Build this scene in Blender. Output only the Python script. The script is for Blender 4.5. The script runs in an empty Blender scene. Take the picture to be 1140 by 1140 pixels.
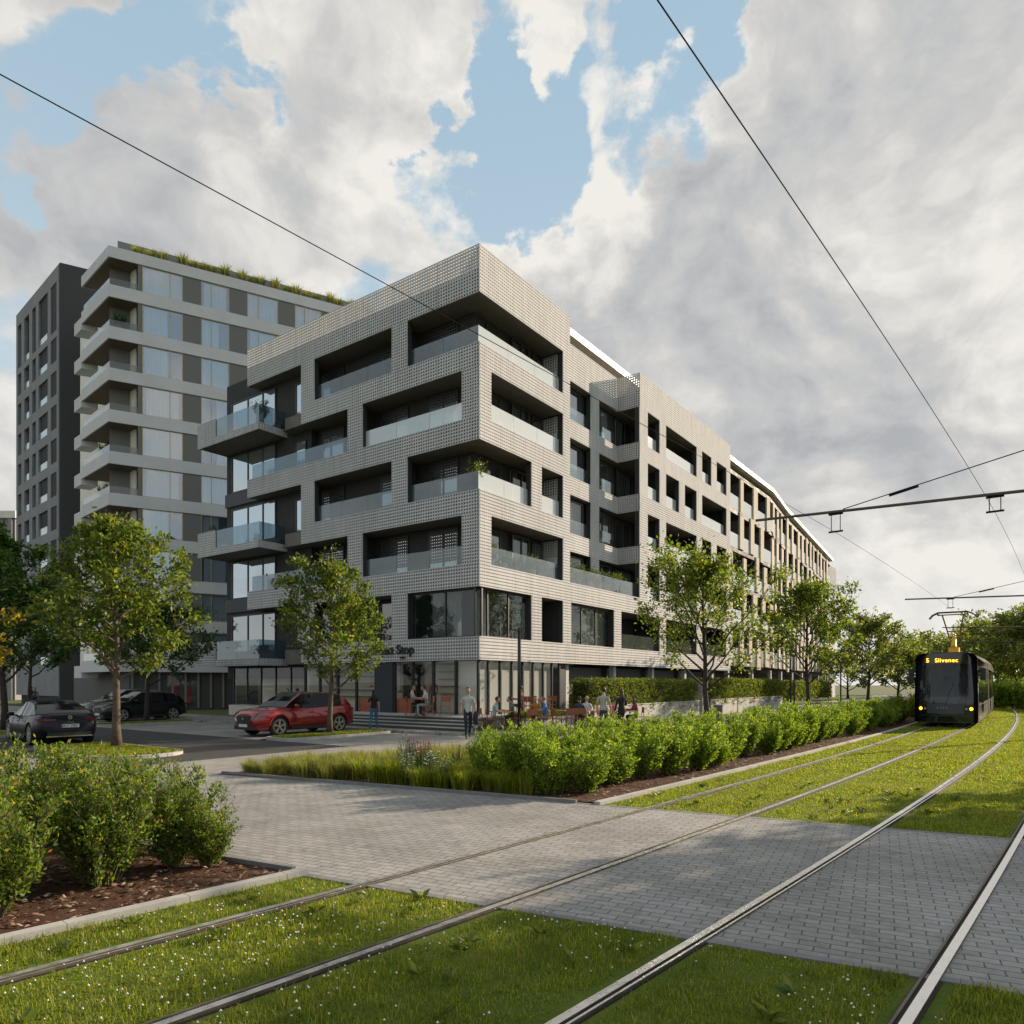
import bpy, bmesh, math, random
import numpy as np
from mathutils import Vector, Matrix

random.seed(7)
SC = bpy.context.scene
COL = SC.collection
R = math.radians

# ------------------------------------------------------------------ camera
cam = bpy.data.cameras.new("camera")
camo = bpy.data.objects.new("camera", cam)
COL.objects.link(camo)
camo.location = (0, 0, 2.0)
camo.rotation_euler = (R(90), 0, 0)
cam.sensor_width = 36
cam.lens = 25.0
cam.shift_y = 0.1675
cam.clip_start = 0.1
cam.clip_end = 4000
SC.camera = camo

# ------------------------------------------------------------------ sun
SUN_AZ, SUN_EL = R(58.9), R(21.1)
sl = bpy.data.lights.new("sun", 'SUN')
sl.energy = 5.0
sl.angle = R(0.6)
sl.color = (1.0, 0.82, 0.62)
so = bpy.data.objects.new("sun", sl)
COL.objects.link(so)
SD = Vector((math.sin(SUN_AZ)*math.cos(SUN_EL), math.cos(SUN_AZ)*math.cos(SUN_EL), math.sin(SUN_EL)))
so.rotation_euler = SD.to_track_quat('Z', 'Y').to_euler()
so.location = SD*300

SC.view_settings.view_transform = 'Standard'
SC.view_settings.look = 'None'
SC.view_settings.gamma = 1
SC.view_settings.exposure = 0.7
SC.view_settings.use_curve_mapping = False

# ------------------------------------------------------------------ world: Nishita sky + clouds in sky directions
wd = bpy.data.worlds.new("World")
SC.world = wd
wd.use_nodes = True
NT = wd.node_tree
NT.nodes.clear()
def N(tree, typ, **kw):
    n = tree.nodes.new(typ)
    for k, v in kw.items():
        setattr(n, k, v)
    return n
def LK(tree, a, b): tree.links.new(a, b)
def setin(n, **kw):
    for k, v in kw.items(): n.inputs[k].default_value = v

class G:
    """tiny node-graph helper"""
    def __init__(s, tree): s.t = tree
    def math(s, op, a, b=None, c=None, clamp=False):
        n = N(s.t, 'ShaderNodeMath', operation=op); n.use_clamp = clamp
        for i, v in enumerate((a, b, c)):
            if v is None: continue
            if hasattr(v, 'is_output'): LK(s.t, v, n.inputs[i])
            else: n.inputs[i].default_value = v
        return n.outputs[0]
    def vmath(s, op, a, b=None, out=0, scale=None):
        n = N(s.t, 'ShaderNodeVectorMath', operation=op)
        for i, v in enumerate((a, b)):
            if v is None: continue
            if hasattr(v, 'is_output'): LK(s.t, v, n.inputs[i])
            else: n.inputs[i].default_value = v
        if scale is not None:
            if hasattr(scale, 'is_output'): LK(s.t, scale, n.inputs[3])
            else: n.inputs[3].default_value = scale
        return n.outputs[out]
    def noise(s, vec, scale, detail=4, rough=.5, dist=0., out=0):
        n = N(s.t, 'ShaderNodeTexNoise')
        n.inputs['Scale'].default_value = scale; n.inputs['Detail'].default_value = detail
        n.inputs['Roughness'].default_value = rough; n.inputs['Distortion'].default_value = dist
        if vec is not None: LK(s.t, vec, n.inputs['Vector'])
        return n.outputs[out]
    def rng(s, v, a, b, c=0., d=1., smooth=True):
        n = N(s.t, 'ShaderNodeMapRange')
        n.interpolation_type = 'SMOOTHSTEP' if smooth else 'LINEAR'
        LK(s.t, v, n.inputs[0])
        for i, x in enumerate((a, b, c, d)): n.inputs[i+1].default_value = x
        return n.outputs[0]
    def mix(s, f, a, b, blend='MIX'):
        n = N(s.t, 'ShaderNodeMix', data_type='RGBA', blend_type=blend)
        for i, v in ((0, f), (6, a), (7, b)):
            if hasattr(v, 'is_output'): LK(s.t, v, n.inputs[i])
            else: n.inputs[i].default_value = (v if i == 0 else (tuple(v)+(1,) if len(v) == 3 else v))
        return n.outputs[2]
    def ramp(s, f, stops):
        n = N(s.t, 'ShaderNodeValToRGB'); e = n.color_ramp.elements
        while len(e) < len(stops): e.new(.5)
        for i, (p, c) in enumerate(stops):
            e[i].position = p; e[i].color = tuple(c)+(1,)
        LK(s.t, f, n.inputs[0]); return n.outputs[0]

def skydir(px, py):
    v = Vector(((px-570)/791.7, 1.0, (761-py)/791.7)); v.normalize(); return v

g = G(NT)
tc = N(NT, 'ShaderNodeTexCoord')
d = g.vmath('NORMALIZE', tc.outputs['Generated'])
sep = N(NT, 'ShaderNodeSeparateXYZ'); LK(NT, d, sep.inputs[0])
p = g.vmath('MULTIPLY', d, (1., 1., 1.35))
p = g.vmath('ADD', p, (3.7, 1.3, 0.4))
w1 = g.vmath('SCALE', g.vmath('SUBTRACT', g.noise(p, 4.0, 3, .5, 0, out=1), (.5, .5, .5)), scale=.30)
w2 = g.vmath('SCALE', g.vmath('SUBTRACT', g.noise(p, 13., 6, .6, 0, out=1), (.5, .5, .5)), scale=.17)
dw = g.vmath('ADD', d, g.vmath('ADD', w1, w2))
dw = g.vmath('NORMALIZE', dw)
pw = g.vmath('ADD', p, g.vmath('SCALE', w1, scale=.5))
big = g.noise(pw, 3.2, 3, .5)
fine = g.noise(pw, 9., 10, .60)
cov = g.math('ADD', g.math('MULTIPLY', g.math('SUBTRACT', big, .5), 0.42), g.math('MULTIPLY', g.math('SUBTRACT', fine, .5), 0.80))
blobs = [  # (px, py, radius deg, weight): where the big cloud masses and the blue gaps lie
    (200, 170, 26, .13), (430, 60, 9, .10), (440, 260, 8, .10), (250, 300, 14, .08), (330, 40, 9, .10),
    (545, 205, 5, -.28), (535, 150, 4.5, -.24), (565, 90, 5, -.50), (556, 15, 5.5, -.48), (715, 190, 6.5, -.50), (728, 100, 5, -.48), (610, 195, 4.5, -.22), (640, 115, 4.2, .50), (622, 45, 4.2, .42), (715, 20, 4, -.30),
    (5, 430, 6.5, -.34), (20, 40, 5, -.40), (115, 115, 4, -.34), (190, 30, 3, -.32), (215, 65, 3, -.26), (290, 110, 2.5, -.2), (30, 200, 12, .14), (130, 60, 7, .10), (375, 312, 5, -.26), (430, 300, 4, -.12), (300, 105, 3, -.10), (470, 140, 4, -.16), (500, 30, 6, .20), (505, 95, 4, .18),
    (660, 300, 7, .24), (590, 275, 4, .20), (760, 290, 4, .12), (900, 330, 24, .20), (960, 100, 20, .22), (800, 80, 7, .20), (1080, 300, 16, .16), (1100, 600, 20, .16), (790, 430, 12, .16),
    (5, 540, 6, .26), (960, 490, 7, -.12), (1020, 640, 4, -.10), (860, 560, 6, -.10), (1130, 640, 5, -.08)]
shades = [  # (px, py, radius deg, weight): thick grey undersides and bright sunlit shoulders
    (150, 210, 12, -.08), (330, 190, 10, -.14), (60, 250, 8, -.06), (250, 250, 10, -.20), (200, 60, 9, .12), (380, 80, 8, .34), (480, 230, 6, .40), (420, 170, 5, .20), (340, 10, 6, .16),
    (640, 90, 5, .45), (700, 215, 4, .3), (620, 235, 4.5, .55), (560, 250, 3, .4), (680, 235, 4, .45), (620, 330, 7, -.22), (700, 320, 7, -.12), (590, 300, 4, -.4),
    (790, 70, 5, .40), (880, 120, 9, -.16), (800, 240, 9, -.12), (900, 260, 10, -.10), (1000, 200, 9, -.10), (760, 170, 4, -.2), (1090, 60, 10, .10), (1110, 240, 7, .14), (850, 400, 9, -.18),
    (1100, 560, 14, .34), (990, 560, 6, .16), (1020, 430, 7, .08), (1060, 480, 5, -.16), (1110, 420, 5, -.12), (1020, 560, 3, -.14), (940, 470, 6, -.40), (900, 540, 6, -.30), (960, 640, 6, .2), (20, 560, 6, .25), (120, 330, 10, .10)]
bs = None
for (bx, by, rad, w) in blobs:
    dt = g.vmath('DOT_PRODUCT', dw, tuple(skydir(bx, by)), out=1)
    m = g.rng(dt, math.cos(R(rad*1.5)), math.cos(R(rad*.2)), 0, w)
    bs = m if bs is None else g.math('ADD', bs, m)
cov = g.math('ADD', cov, bs)
cov = g.math('ADD', cov, .035)
shd = None
for (bx, by, rad, w) in shades:
    dt = g.vmath('DOT_PRODUCT', dw, tuple(skydir(bx, by)), out=1)
    m = g.rng(dt, math.cos(R(rad*1.6)), math.cos(R(rad*.1)), 0, w*.50)
    shd = m if shd is None else g.math('ADD', shd, m)
dens = g.rng(cov, -.07, .14)
core = g.rng(cov, .03, .34)
# self-shading: the density a little way towards the sun and up against the density here
off = g.vmath('SCALE', g.vmath('SUBTRACT', tuple(SD+Vector((0, 0, .45))), d), scale=.045)
pw2 = g.vmath('ADD', pw, off)
fine2 = g.noise(pw2, 9., 10, .60)
big2 = g.noise(pw2, 3.2, 3, .5)
rel = g.math('ADD', g.math('MULTIPLY', g.math('SUBTRACT', fine, fine2), 2.3), g.math('MULTIPLY', g.math('SUBTRACT', big, big2), 4.0))
rel = g.math('ADD', rel, .5, clamp=True)
sdot = g.vmath('DOT_PRODUCT', d, tuple(SD), out=1)
sg = g.rng(sdot, .50, .97)
soft = g.noise(pw, 4.5, 8, .55)
lit = g.math('ADD', g.math('MULTIPLY', g.math('SUBTRACT', soft, .5), .62), g.math('MULTIPLY', g.math('SUBTRACT', rel, .5), .62))
lit = g.math('ADD', lit, g.math('MULTIPLY', sg, .10))
lit = g.math('ADD', lit, shd)
lit = g.math('ADD', lit, g.math('MULTIPLY', g.math('SUBTRACT', 1., core), .16))
lit = g.math('ADD', lit, .50)
cl = g.ramp(lit, [(0., (.47, .485, .505)), (.25, (.56, .57, .58)), (.5, (.655, .65, .64)), (.75, (.80, .78, .745)), (1., (.94, .915, .86))])
cl = g.vmath('SCALE', cl, scale=9.6)
sky = N(NT, 'ShaderNodeTexSky', sky_type='NISHITA')
sky.sun_disc = False
sky.sun_elevation = SUN_EL
sky.sun_rotation = SUN_AZ
sky.air_density = 1.0; sky.dust_density = 1.2; sky.ozone_density = 1.6
blue = g.mix(.85, sky.outputs[0], g.mix(g.rng(sep.outputs[2], 0, .75), (7.6, 8.6, 9.0), (4.3, 6.1, 7.5)))
hz = g.rng(sep.outputs[2], .0, .14, .5, 0.)
outc = g.mix(dens, blue, cl)
outc = g.mix(hz, outc, (9.6, 9.4, 8.9))
bg = N(NT, 'ShaderNodeBackground'); bg.inputs[1].default_value = 0.06
LK(NT, outc, bg.inputs[0])
wo = N(NT, 'ShaderNodeOutputWorld'); LK(NT, bg.outputs[0], wo.inputs[0])
SC.cycles.max_bounces = 8
SC.cycles.transparent_max_bounces = 16

# ------------------------------------------------------------------ site axes
# C0: foot of the apartment house's near corner; U runs along its sunlit front, V along its shaded front
C0 = Vector((-1.425, 30.9, 0))
AU = Vector((0.5857, 0.8105, 0)); AV = Vector((-0.8105, 0.5857, 0))
ROT = math.atan2(AU.y, AU.x)
def W(s, t, z=0.): return C0 + AU*s + AV*t + Vector((0, 0, z))
def at(px, Y, z=0.):
    """ground position under a sight line at depth Y"""
    return Vector(((px-570)/791.7*Y, Y, z))

# ------------------------------------------------------------------ mesh builder
class MB:
    def __init__(s): s.v = []; s.f = []; s.m = []
    def add(s, vs, fs, m=0):
        o = len(s.v); s.v.extend([tuple(v) for v in vs])
        for f in fs: s.f.append([i+o for i in f]); s.m.append(m)
        return s
    def quad(s, a, b, c, d_, m=0): return s.add([a, b, c, d_], [(0, 1, 2, 3)], m)
    def box(s, x0, x1, y0, y1, z0, z1, m=0):
        return s.add([(x0,y0,z0),(x1,y0,z0),(x1,y1,z0),(x0,y1,z0),(x0,y0,z1),(x1,y0,z1),(x1,y1,z1),(x0,y1,z1)],
              [(0,3,2,1),(4,5,6,7),(0,1,5,4),(1,2,6,5),(2,3,7,6),(3,0,4,7)], m)
    def prism(s, poly, z0, z1, m=0):
        n = len(poly)
        vs = [(p_[0], p_[1], z0) for p_ in poly]+[(p_[0], p_[1], z1) for p_ in poly]
        fs = [tuple(range(n-1, -1, -1)), tuple(range(n, 2*n))]+[(i, (i+1) % n, n+(i+1) % n, n+i) for i in range(n)]
        return s.add(vs, fs, m)
    def tube(s, pts, rad, n=6, m=0, cap=True):
        pts = [Vector(q) for q in pts]; rr = rad if isinstance(rad, (list, tuple)) else [rad]*len(pts)
        vs = []; up = None
        for i, q in enumerate(pts):
            t = (pts[min(i+1, len(pts)-1)]-pts[max(i-1, 0)])
            if t.length < 1e-9: t = Vector((0, 0, 1))
            t.normalize()
            if up is None:
                up = t.orthogonal().normalized()
            a = (up - t*up.dot(t))
            if a.length < 1e-6: a = t.orthogonal()
            a.normalize(); up = a
            b = t.cross(a)
            for k in range(n):
                th = 2*math.pi*k/n
                vs.append(q+(a*math.cos(th)+b*math.sin(th))*rr[i])
        fs = []
        for i in range(len(pts)-1):
            for k in range(n):
                fs.append((i*n+k, i*n+(k+1) % n, (i+1)*n+(k+1) % n, (i+1)*n+k))
        if cap:
            fs.append(tuple(range(n-1, -1, -1))); fs.append(tuple(range((len(pts)-1)*n, len(pts)*n)))
        return s.add(vs, fs, m)
    def lathe(s, prof, c=(0, 0, 0), n=16, m=0, axis='z', cap=True):
        vs = []
        for (r_, h) in prof:
            for k in range(n):
                th = 2*math.pi*k/n; a, b = r_*math.cos(th), r_*math.sin(th)
                q = {'z': (a, b, h), 'x': (h, a, b), 'y': (b, h, a)}[axis]
                vs.append((c[0]+q[0], c[1]+q[1], c[2]+q[2]))
        fs = [(i*n+k, i*n+(k+1) % n, (i+1)*n+(k+1) % n, (i+1)*n+k) for i in range(len(prof)-1) for k in range(n)]
        if cap: fs.append(tuple(range(n-1, -1, -1))); fs.append(tuple(range((len(prof)-1)*n, len(prof)*n)))
        return s.add(vs, fs, m)
    def ell(s, c, r, n=10, k=6, m=0):
        prof = [(max(math.sin(math.pi*i/k), 1e-3), -math.cos(math.pi*i/k)) for i in range(k+1)]
        vs = []
        for (a, h) in prof:
            for j in range(n):
                th = 2*math.pi*j/n
                vs.append((c[0]+r[0]*a*math.cos(th), c[1]+r[1]*a*math.sin(th), c[2]+r[2]*h))
        fs = [(i*n+j, i*n+(j+1) % n, (i+1)*n+(j+1) % n, (i+1)*n+j) for i in range(k) for j in range(n)]
        return s.add(vs, fs, m)
    def xf(s, M, start=0):
        s.v[start:] = [tuple(M @ Vector(q)) for q in s.v[start:]]; return s
    def mesh(s, name, mats, smooth=False):
        me = bpy.data.meshes.new(name); me.from_pydata(s.v, [], s.f)
        for m_ in (mats if isinstance(mats, (list, tuple)) else [mats]): me.materials.append(m_)
        if len(me.materials) > 1: me.polygons.foreach_set('material_index', s.m)
        if smooth: me.polygons.foreach_set('use_smooth', [True]*len(me.polygons))
        me.update(); return me
    def build_each(s, name, mats, parent=None, smooth=False):
        """one object per separate piece"""
        par = list(range(len(s.v)))
        def fd(i):
            while par[i] != i: par[i] = par[par[i]]; i = par[i]
            return i
        for f in s.f:
            for q in f[1:]: par[fd(q)] = fd(f[0])
        gr = {}
        for k, f in enumerate(s.f): gr.setdefault(fd(f[0]), []).append(k)
        out = []
        for ks in gr.values():
            b = MB(); mp = {}
            for k in ks:
                b.f.append([mp.setdefault(i, len(mp)) for i in s.f[k]]); b.m.append(s.m[k])
            b.v = [s.v[i] for i in mp]
            out.append(b.build(name, mats, parent, smooth))
        return out
    def build(s, name, mats, parent=None, smooth=False):
        return obj(name, s.mesh(name, mats, smooth), parent)

def obj(name, me, parent=None, loc=None, rotz=None):
    o = bpy.data.objects.new(name, me); COL.objects.link(o)
    if parent: o.parent = parent
    if loc is not None: o.location = loc
    if rotz is not None: o.rotation_euler = (0, 0, rotz)
    return o
def tag(o, label=None, cat=None, group=None, kind=None):
    if label: o['label'] = label
    if cat: o['category'] = cat
    if group: o['group'] = group
    if kind: o['kind'] = kind
    return o
def thing(name, label, cat, loc=(0, 0, 0), rotz=0., group=None):
    o = bpy.data.objects.new(name, None); COL.objects.link(o)
    o.empty_display_size = .3
    o.location = loc; o.rotation_euler = (0, 0, rotz)
    return tag(o, label, cat, group)
def struct(name, mb, mats):
    return tag(mb.build(name, mats), kind='structure')
def kids(o): return [c for c in COL.objects if c.parent == o]
def dup(root, loc, rotz, label=None, scale=None, group=None):
    def cp(o, par):
        c = o.copy(); COL.objects.link(c)
        if par is not None: c.parent = par
        for ch in o.children: cp(ch, c)
        return c
    r = cp(root, None); r.location = loc; r.rotation_euler = (0, 0, rotz)
    if label: r['label'] = label
    if group: r['group'] = group
    if scale: r.scale = scale if hasattr(scale, '__len__') else (scale,)*3
    return r

def np_mesh(name, V, F, mats, smooth=False, mi=None):
    """V (n,3), F (m,k) arrays -> mesh"""
    me = bpy.data.meshes.new(name)
    V = np.asarray(V, np.float32); F = np.asarray(F, np.int32); k = F.shape[1]
    me.vertices.add(len(V)); me.vertices.foreach_set('co', V.ravel())
    me.loops.add(F.size); me.loops.foreach_set('vertex_index', F.ravel())
    me.polygons.add(len(F)); me.polygons.foreach_set('loop_start', np.arange(0, F.size, k, dtype=np.int32))
    for m_ in (mats if isinstance(mats, (list, tuple)) else [mats]): me.materials.append(m_)
    if mi is not None: me.polygons.foreach_set('material_index', np.asarray(mi, np.int32))
    if smooth: me.polygons.foreach_set('use_smooth', np.ones(len(F), bool))
    me.update(calc_edges=True); me.validate()
    return me

# ------------------------------------------------------------------ materials
MATS = {}
def base_mat(name):
    m = bpy.data.materials.new(name); m.use_nodes = True
    MATS[name] = m
    return m, m.node_tree, m.node_tree.nodes['Principled BSDF'], G(m.node_tree)
def pm(name, col, rough=.6, metal=0., var=.0, vscale=3., bump=0., bscale=20., spec=.5, coat=0., emit=None, es=1.):
    """Principled material with noise-driven colour variation and bump"""
    if name in MATS: return MATS[name]
    m, t, b, g_ = base_mat(name)
    b.inputs['Base Color'].default_value = tuple(col)+(1,)
    b.inputs['Roughness'].default_value = rough; b.inputs['Metallic'].default_value = metal
    b.inputs['Specular IOR Level'].default_value = spec
    b.inputs['Coat Weight'].default_value = coat; b.inputs['Coat Roughness'].default_value = .04
    if emit:
        b.inputs['Emission Color'].default_value = tuple(emit)+(1,); b.inputs['Emission Strength'].default_value = es
    if var or bump:
        tcn = N(t, 'ShaderNodeTexCoord')
        if var:
            n = g_.noise(tcn.outputs['Object'], vscale, 6, .6)
            c = g_.mix(g_.rng(n, .3, .7), tuple(max(0, x*(1-var)) for x in col), tuple(min(1, x*(1+var)) for x in col))
            LK(t, c, b.inputs['Base Color'])
            LK(t, g_.rng(n, .3, .7, max(0, rough-.08), min(1, rough+.08)), b.inputs['Roughness'])
        if bump:
            bn = N(t, 'ShaderNodeBump'); bn.inputs['Strength'].default_value = bump; bn.inputs['Distance'].default_value = .02
            LK(t, g_.noise(tcn.outputs['Object'], bscale, 5, .6), bn.inputs['Height']); LK(t, bn.outputs[0], b.inputs['Normal'])
    return m
def leaf_mat(name, stops, transl=.45, rough=.5):
    m, t, b, g_ = base_mat(name)
    geo = N(t, 'ShaderNodeNewGeometry')
    c = g_.ramp(geo.outputs['Random Per Island'], stops)
    LK(t, c, b.inputs['Base Color']); b.inputs['Roughness'].default_value = rough
    b.inputs['Specular IOR Level'].default_value = .35
    tr = N(t, 'ShaderNodeBsdfTranslucent')
    tcol = g_.mix(1.0, c, (1.0, 1.05, .45), 'MULTIPLY')
    tcol = g_.mix(1.0, tcol, (1.9, 1.9, 1.9), 'MULTIPLY')
    LK(t, tcol, tr.inputs[0])
    mx = N(t, 'ShaderNodeMixShader'); mx.inputs[0].default_value = transl
    LK(t, b.outputs[0], mx.inputs[1]); LK(t, tr.outputs[0], mx.inputs[2])
    LK(t, mx.outputs[0], t.nodes['Material Output'].inputs[0])
    return m
def glass_mat(name, tint, diff, kd, kg, rough=.02, kf=.75):
    """pane: part clear, part body colour (curtain/frost), with mirror reflection that grows at grazing angles"""
    m, t, b, g_ = base_mat(name)
    t.nodes.remove(b)
    tr = N(t, 'ShaderNodeBsdfTransparent'); tr.inputs[0].default_value = tuple(tint)+(1,)
    df = N(t, 'ShaderNodeBsdfDiffuse'); df.inputs[0].default_value = tuple(diff)+(1,)
    gl = N(t, 'ShaderNodeBsdfGlossy'); gl.inputs['Roughness'].default_value = rough
    gl.inputs[0].default_value = (.95, .98, 1, 1)
    m1 = N(t, 'ShaderNodeMixShader'); m1.inputs[0].default_value = kd
    LK(t, tr.outputs[0], m1.inputs[1]); LK(t, df.outputs[0], m1.inputs[2])
    lw = N(t, 'ShaderNodeLayerWeight'); lw.inputs[0].default_value = .5
    f = g_.math('ADD', g_.math('MULTIPLY', g_.math('POWER', lw.outputs['Facing'], 3.0), kf), kg, clamp=True)
    m2 = N(t, 'ShaderNodeMixShader'); LK(t, f, m2.inputs[0])
    LK(t, m1.outputs[0], m2.inputs[1]); LK(t, gl.outputs[0], m2.inputs[2])
    LK(t, m2.outputs[0], t.nodes['Material Output'].inputs[0])
    return m

M_screen = pm('screen_white', (.56, .555, .55), .95, 0, .05, .35, spec=.12)
_t = M_screen.node_tree; _b = _t.nodes['Principled BSDF']; _g = G(_t); _oi = N(_t, 'ShaderNodeObjectInfo'); _tc = N(_t, 'ShaderNodeTexCoord')
_st = _g.noise(_g.vmath('MULTIPLY', _tc.outputs['Object'], (2.2, 2.2, .22)), 1.6, 6, .65)      # rain streaks, panel to panel tone
_f = _g.math('MULTIPLY', _g.rng(_oi.outputs['Random'], 0, 1, .94, 1.03, False), _g.rng(_st, .35, .72, 1.03, .86))
_src = _b.inputs['Base Color'].links[0].from_socket
LK(_t, _g.vmath('SCALE', _src, scale=_f), _b.inputs['Base Color'])
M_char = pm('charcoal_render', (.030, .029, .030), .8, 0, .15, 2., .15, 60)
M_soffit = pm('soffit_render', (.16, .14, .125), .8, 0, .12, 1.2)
M_frame = pm('dark_frame', (.035, .034, .034), .45)
M_pane = glass_mat('window_pane', (.35, .40, .42), (.05, .06, .065), .75, .33)
M_bal = glass_mat('balustrade_glass', (.70, .80, .82), (.80, .82, .81), .55, .12, .05)  # whitened body colour stands in for sun and sky glare on the glass
M_balL = glass_mat('balustrade_shaded_front', (.56, .66, .70), (.20, .27, .32), .15, .07, .03)  # same glass for the shaded front, its duller blue put into the colour
M_balclear = glass_mat('balustrade_clear', (.80, .86, .87), (.5, .55, .55), .06, .05)
M_shop = glass_mat('shop_glass', (.96, .97, .96), (.2, .2, .2), .02, .02, .02, .35)
M_alu = pm('alu_trim', (.62, .63, .64), .35, .8)
M_white = pm('white_paint', (.78, .77, .75), .5, 0, .04, 1.5)
M_black = pm('black_metal', (.02, .02, .022), .4, .2)
M_wood = pm('brown_timber', (.10, .062, .035), .7, 0, .25, 6)
M_orange = pm('orange_panel', (.42, .085, .03), .5, 0, .1, 4)
M_cream = pm('cream_wall', (.78, .73, .64), .8, 0, .08, 1)
M_curt = pm('pale_curtain', (.90, .89, .86), .9, 0, .03, 2)
_t = M_curt.node_tree; _tr = N(_t, 'ShaderNodeBsdfTranslucent'); _tr.inputs[0].default_value = (.9, .88, .83, 1)
_mx = N(_t, 'ShaderNodeMixShader'); _mx.inputs[0].default_value = .4
LK(_t, _t.nodes['Principled BSDF'].outputs[0], _mx.inputs[1]); LK(_t, _tr.outputs[0], _mx.inputs[2]); LK(_t, _mx.outputs[0], _t.nodes['Material Output'].inputs[0])
M_conc = pm('concrete', (.36, .35, .33), .8, 0, .14, 2.5, .15, 40)
# ================================================================== ground
def yC(s): return -18.8 + .001*(s-22)**2
def T(s, off, z=0.):
    """point beside the track: s along it, off metres to the left of rail C"""
    dy = .002*(s-22); n = math.hypot(1, dy)
    return W(s-dy/n*off, yC(s)+off/n, z)
def sL(y): return -19.45-.15*(y+13.05)
def sU(y): return -14.0-.15*(y+13.4)

def brick_mat(name, c1, c2, mortar, scale, bw, rh, rotz=0., msize=.012, bump=.4, rough=.75):
    m, t, b, g_ = base_mat(name)
    tcn = N(t, 'ShaderNodeTexCoord'); mp = N(t, 'ShaderNodeMapping')
    mp.inputs['Rotation'].default_value = (0, 0, rotz)
    LK(t, tcn.outputs['Object'], mp.inputs[0])
    br = N(t, 'ShaderNodeTexBrick')
    br.inputs['Color1'].default_value = tuple(c1)+(1,); br.inputs['Color2'].default_value = tuple(c2)+(1,)
    br.inputs['Mortar'].default_value = tuple(mortar)+(1,)
    br.inputs['Scale'].default_value = scale; br.inputs['Brick Width'].default_value = bw; br.inputs['Row Height'].default_value = rh
    br.inputs['Mortar Size'].default_value = msize; br.inputs['Mortar Smooth'].default_value = .1
    LK(t, mp.outputs[0], br.inputs[0])
    n1 = g_.noise(tcn.outputs['Object'], .6, 6, .65); n2 = g_.noise(tcn.outputs['Object'], 14, 5, .6)
    n3 = g_.noise(tcn.outputs['Object'], 2.3, 8, .7, .8)
    c = g_.mix(g_.rng(n1, .3, .7, 0, .6), br.outputs[0], (.5, .49, .48), 'MULTIPLY')
    c = g_.mix(g_.rng(n3, .52, .72, 0, .5), c, (.42, .40, .37), 'MULTIPLY')
    c = g_.mix(g_.rng(n2, .3, .75, 0, .35), c, (.45, .43, .40), 'MULTIPLY')
    LK(t, c, b.inputs['Base Color']); b.inputs['Roughness'].default_value = rough
    b.inputs['Specular IOR Level'].default_value = .3
    bn = N(t, 'ShaderNodeBump'); bn.inputs['Strength'].default_value = bump; bn.inputs['Distance'].default_value = .012
    h = g_.math('SUBTRACT', g_.math('MULTIPLY', n2, .35), br.outputs['Fac'])
    LK(t, h, bn.inputs['Height']); LK(t, bn.outputs[0], b.inputs['Normal'])
    return m
def ground_mat(name, stops, scale, rough=.9, bump=.5, bs=25.):
    m, t, b, g_ = base_mat(name)
    tcn = N(t, 'ShaderNodeTexCoord')
    n1 = g_.noise(tcn.outputs['Object'], scale, 8, .65); n2 = g_.noise(tcn.outputs['Object'], scale*14, 5, .7)
    f = g_.math('ADD', g_.math('MULTIPLY', n1, .55), g_.math('MULTIPLY', n2, .45))
    LK(t, g_.ramp(f, stops), b.inputs['Base Color']); b.inputs['Roughness'].default_value = rough
    b.inputs['Specular IOR Level'].default_value = .2
    bn = N(t, 'ShaderNodeBump'); bn.inputs['Strength'].default_value = bump; bn.inputs['Distance'].default_value = .03
    LK(t, g_.noise(tcn.outputs['Object'], bs, 6, .7), bn.inputs['Height']); LK(t, bn.outputs[0], b.inputs['Normal'])
    return m
PATHROT = -(ROT+math.atan2(1, -.15))
M_pave = brick_mat('paving_setts', (.37, .36, .345), (.30, .295, .285), (.12, .115, .11), 1.0, .22, .11, PATHROT, .006)
M_plaza = brick_mat('pale_paving', (.36, .34, .32), (.31, .30, .28), (.15, .14, .13), 1.0, .6, .3, PATHROT, .008, .2)
M_asph = ground_mat('asphalt', [(.3, (.045, .045, .047)), (.7, (.085, .083, .08))], 1.2, .85, .5, 90)
M_lawn = ground_mat('lawn_turf', [(.3, (.055, .085, .010)), (.5, (.11, .155, .018)), (.7, (.17, .20, .035))], 1.3, .95, .9, 40)
M_field = ground_mat('far_field', [(.3, (.05, .08, .02)), (.7, (.11, .12, .05))], .12, .95, .5, 5)
M_soil = ground_mat('bark_mulch', [(.25, (.025, .012, .007)), (.5, (.085, .042, .024)), (.75, (.19, .11, .07))], 4., .95, 1., 45)

def poly(mb, pts, z, m=0):
    mb.add([W(a, b, z) for a, b in pts], [tuple(range(len(pts)))], m)
gb = MB(); n = 48
gb.add([(0, 0, -.12)]+[(900*math.cos(2*math.pi*i/n), 900*math.sin(2*math.pi*i/n), -.12) for i in range(n)],
       [(0, i+1, (i+1) % n+1) for i in range(n)])
struct('ground', gb, M_field)

def strip(mb, o0, o1, s0, s1, z, ds=1., m=0):
    k = max(1, int((s1-s0)/ds)); ss = [s0+(s1-s0)*i/k for i in range(k+1)]
    vs = []
    for s_ in ss: vs += [T(s_, o0, z), T(s_, o1, z)]
    mb.add(vs, [(2*i, 2*i+2, 2*i+3, 2*i+1) for i in range(k)], m)
KERB = 3.9
lb = MB(); strip(lb, -7, KERB, -34, 140, 0.0)
struct('lawn', lb, M_lawn)

pb = MB()
ys = [-27, -20, -13.2, -5, 3, 20, 60]
vs = []
for y in ys: vs += [W(sL(y), y, .011), W(sU(y), y, .011)]
pb.add(vs, [(2*i, 2*i+1, 2*i+3, 2*i+2) for i in range(len(ys)-1)])
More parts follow.
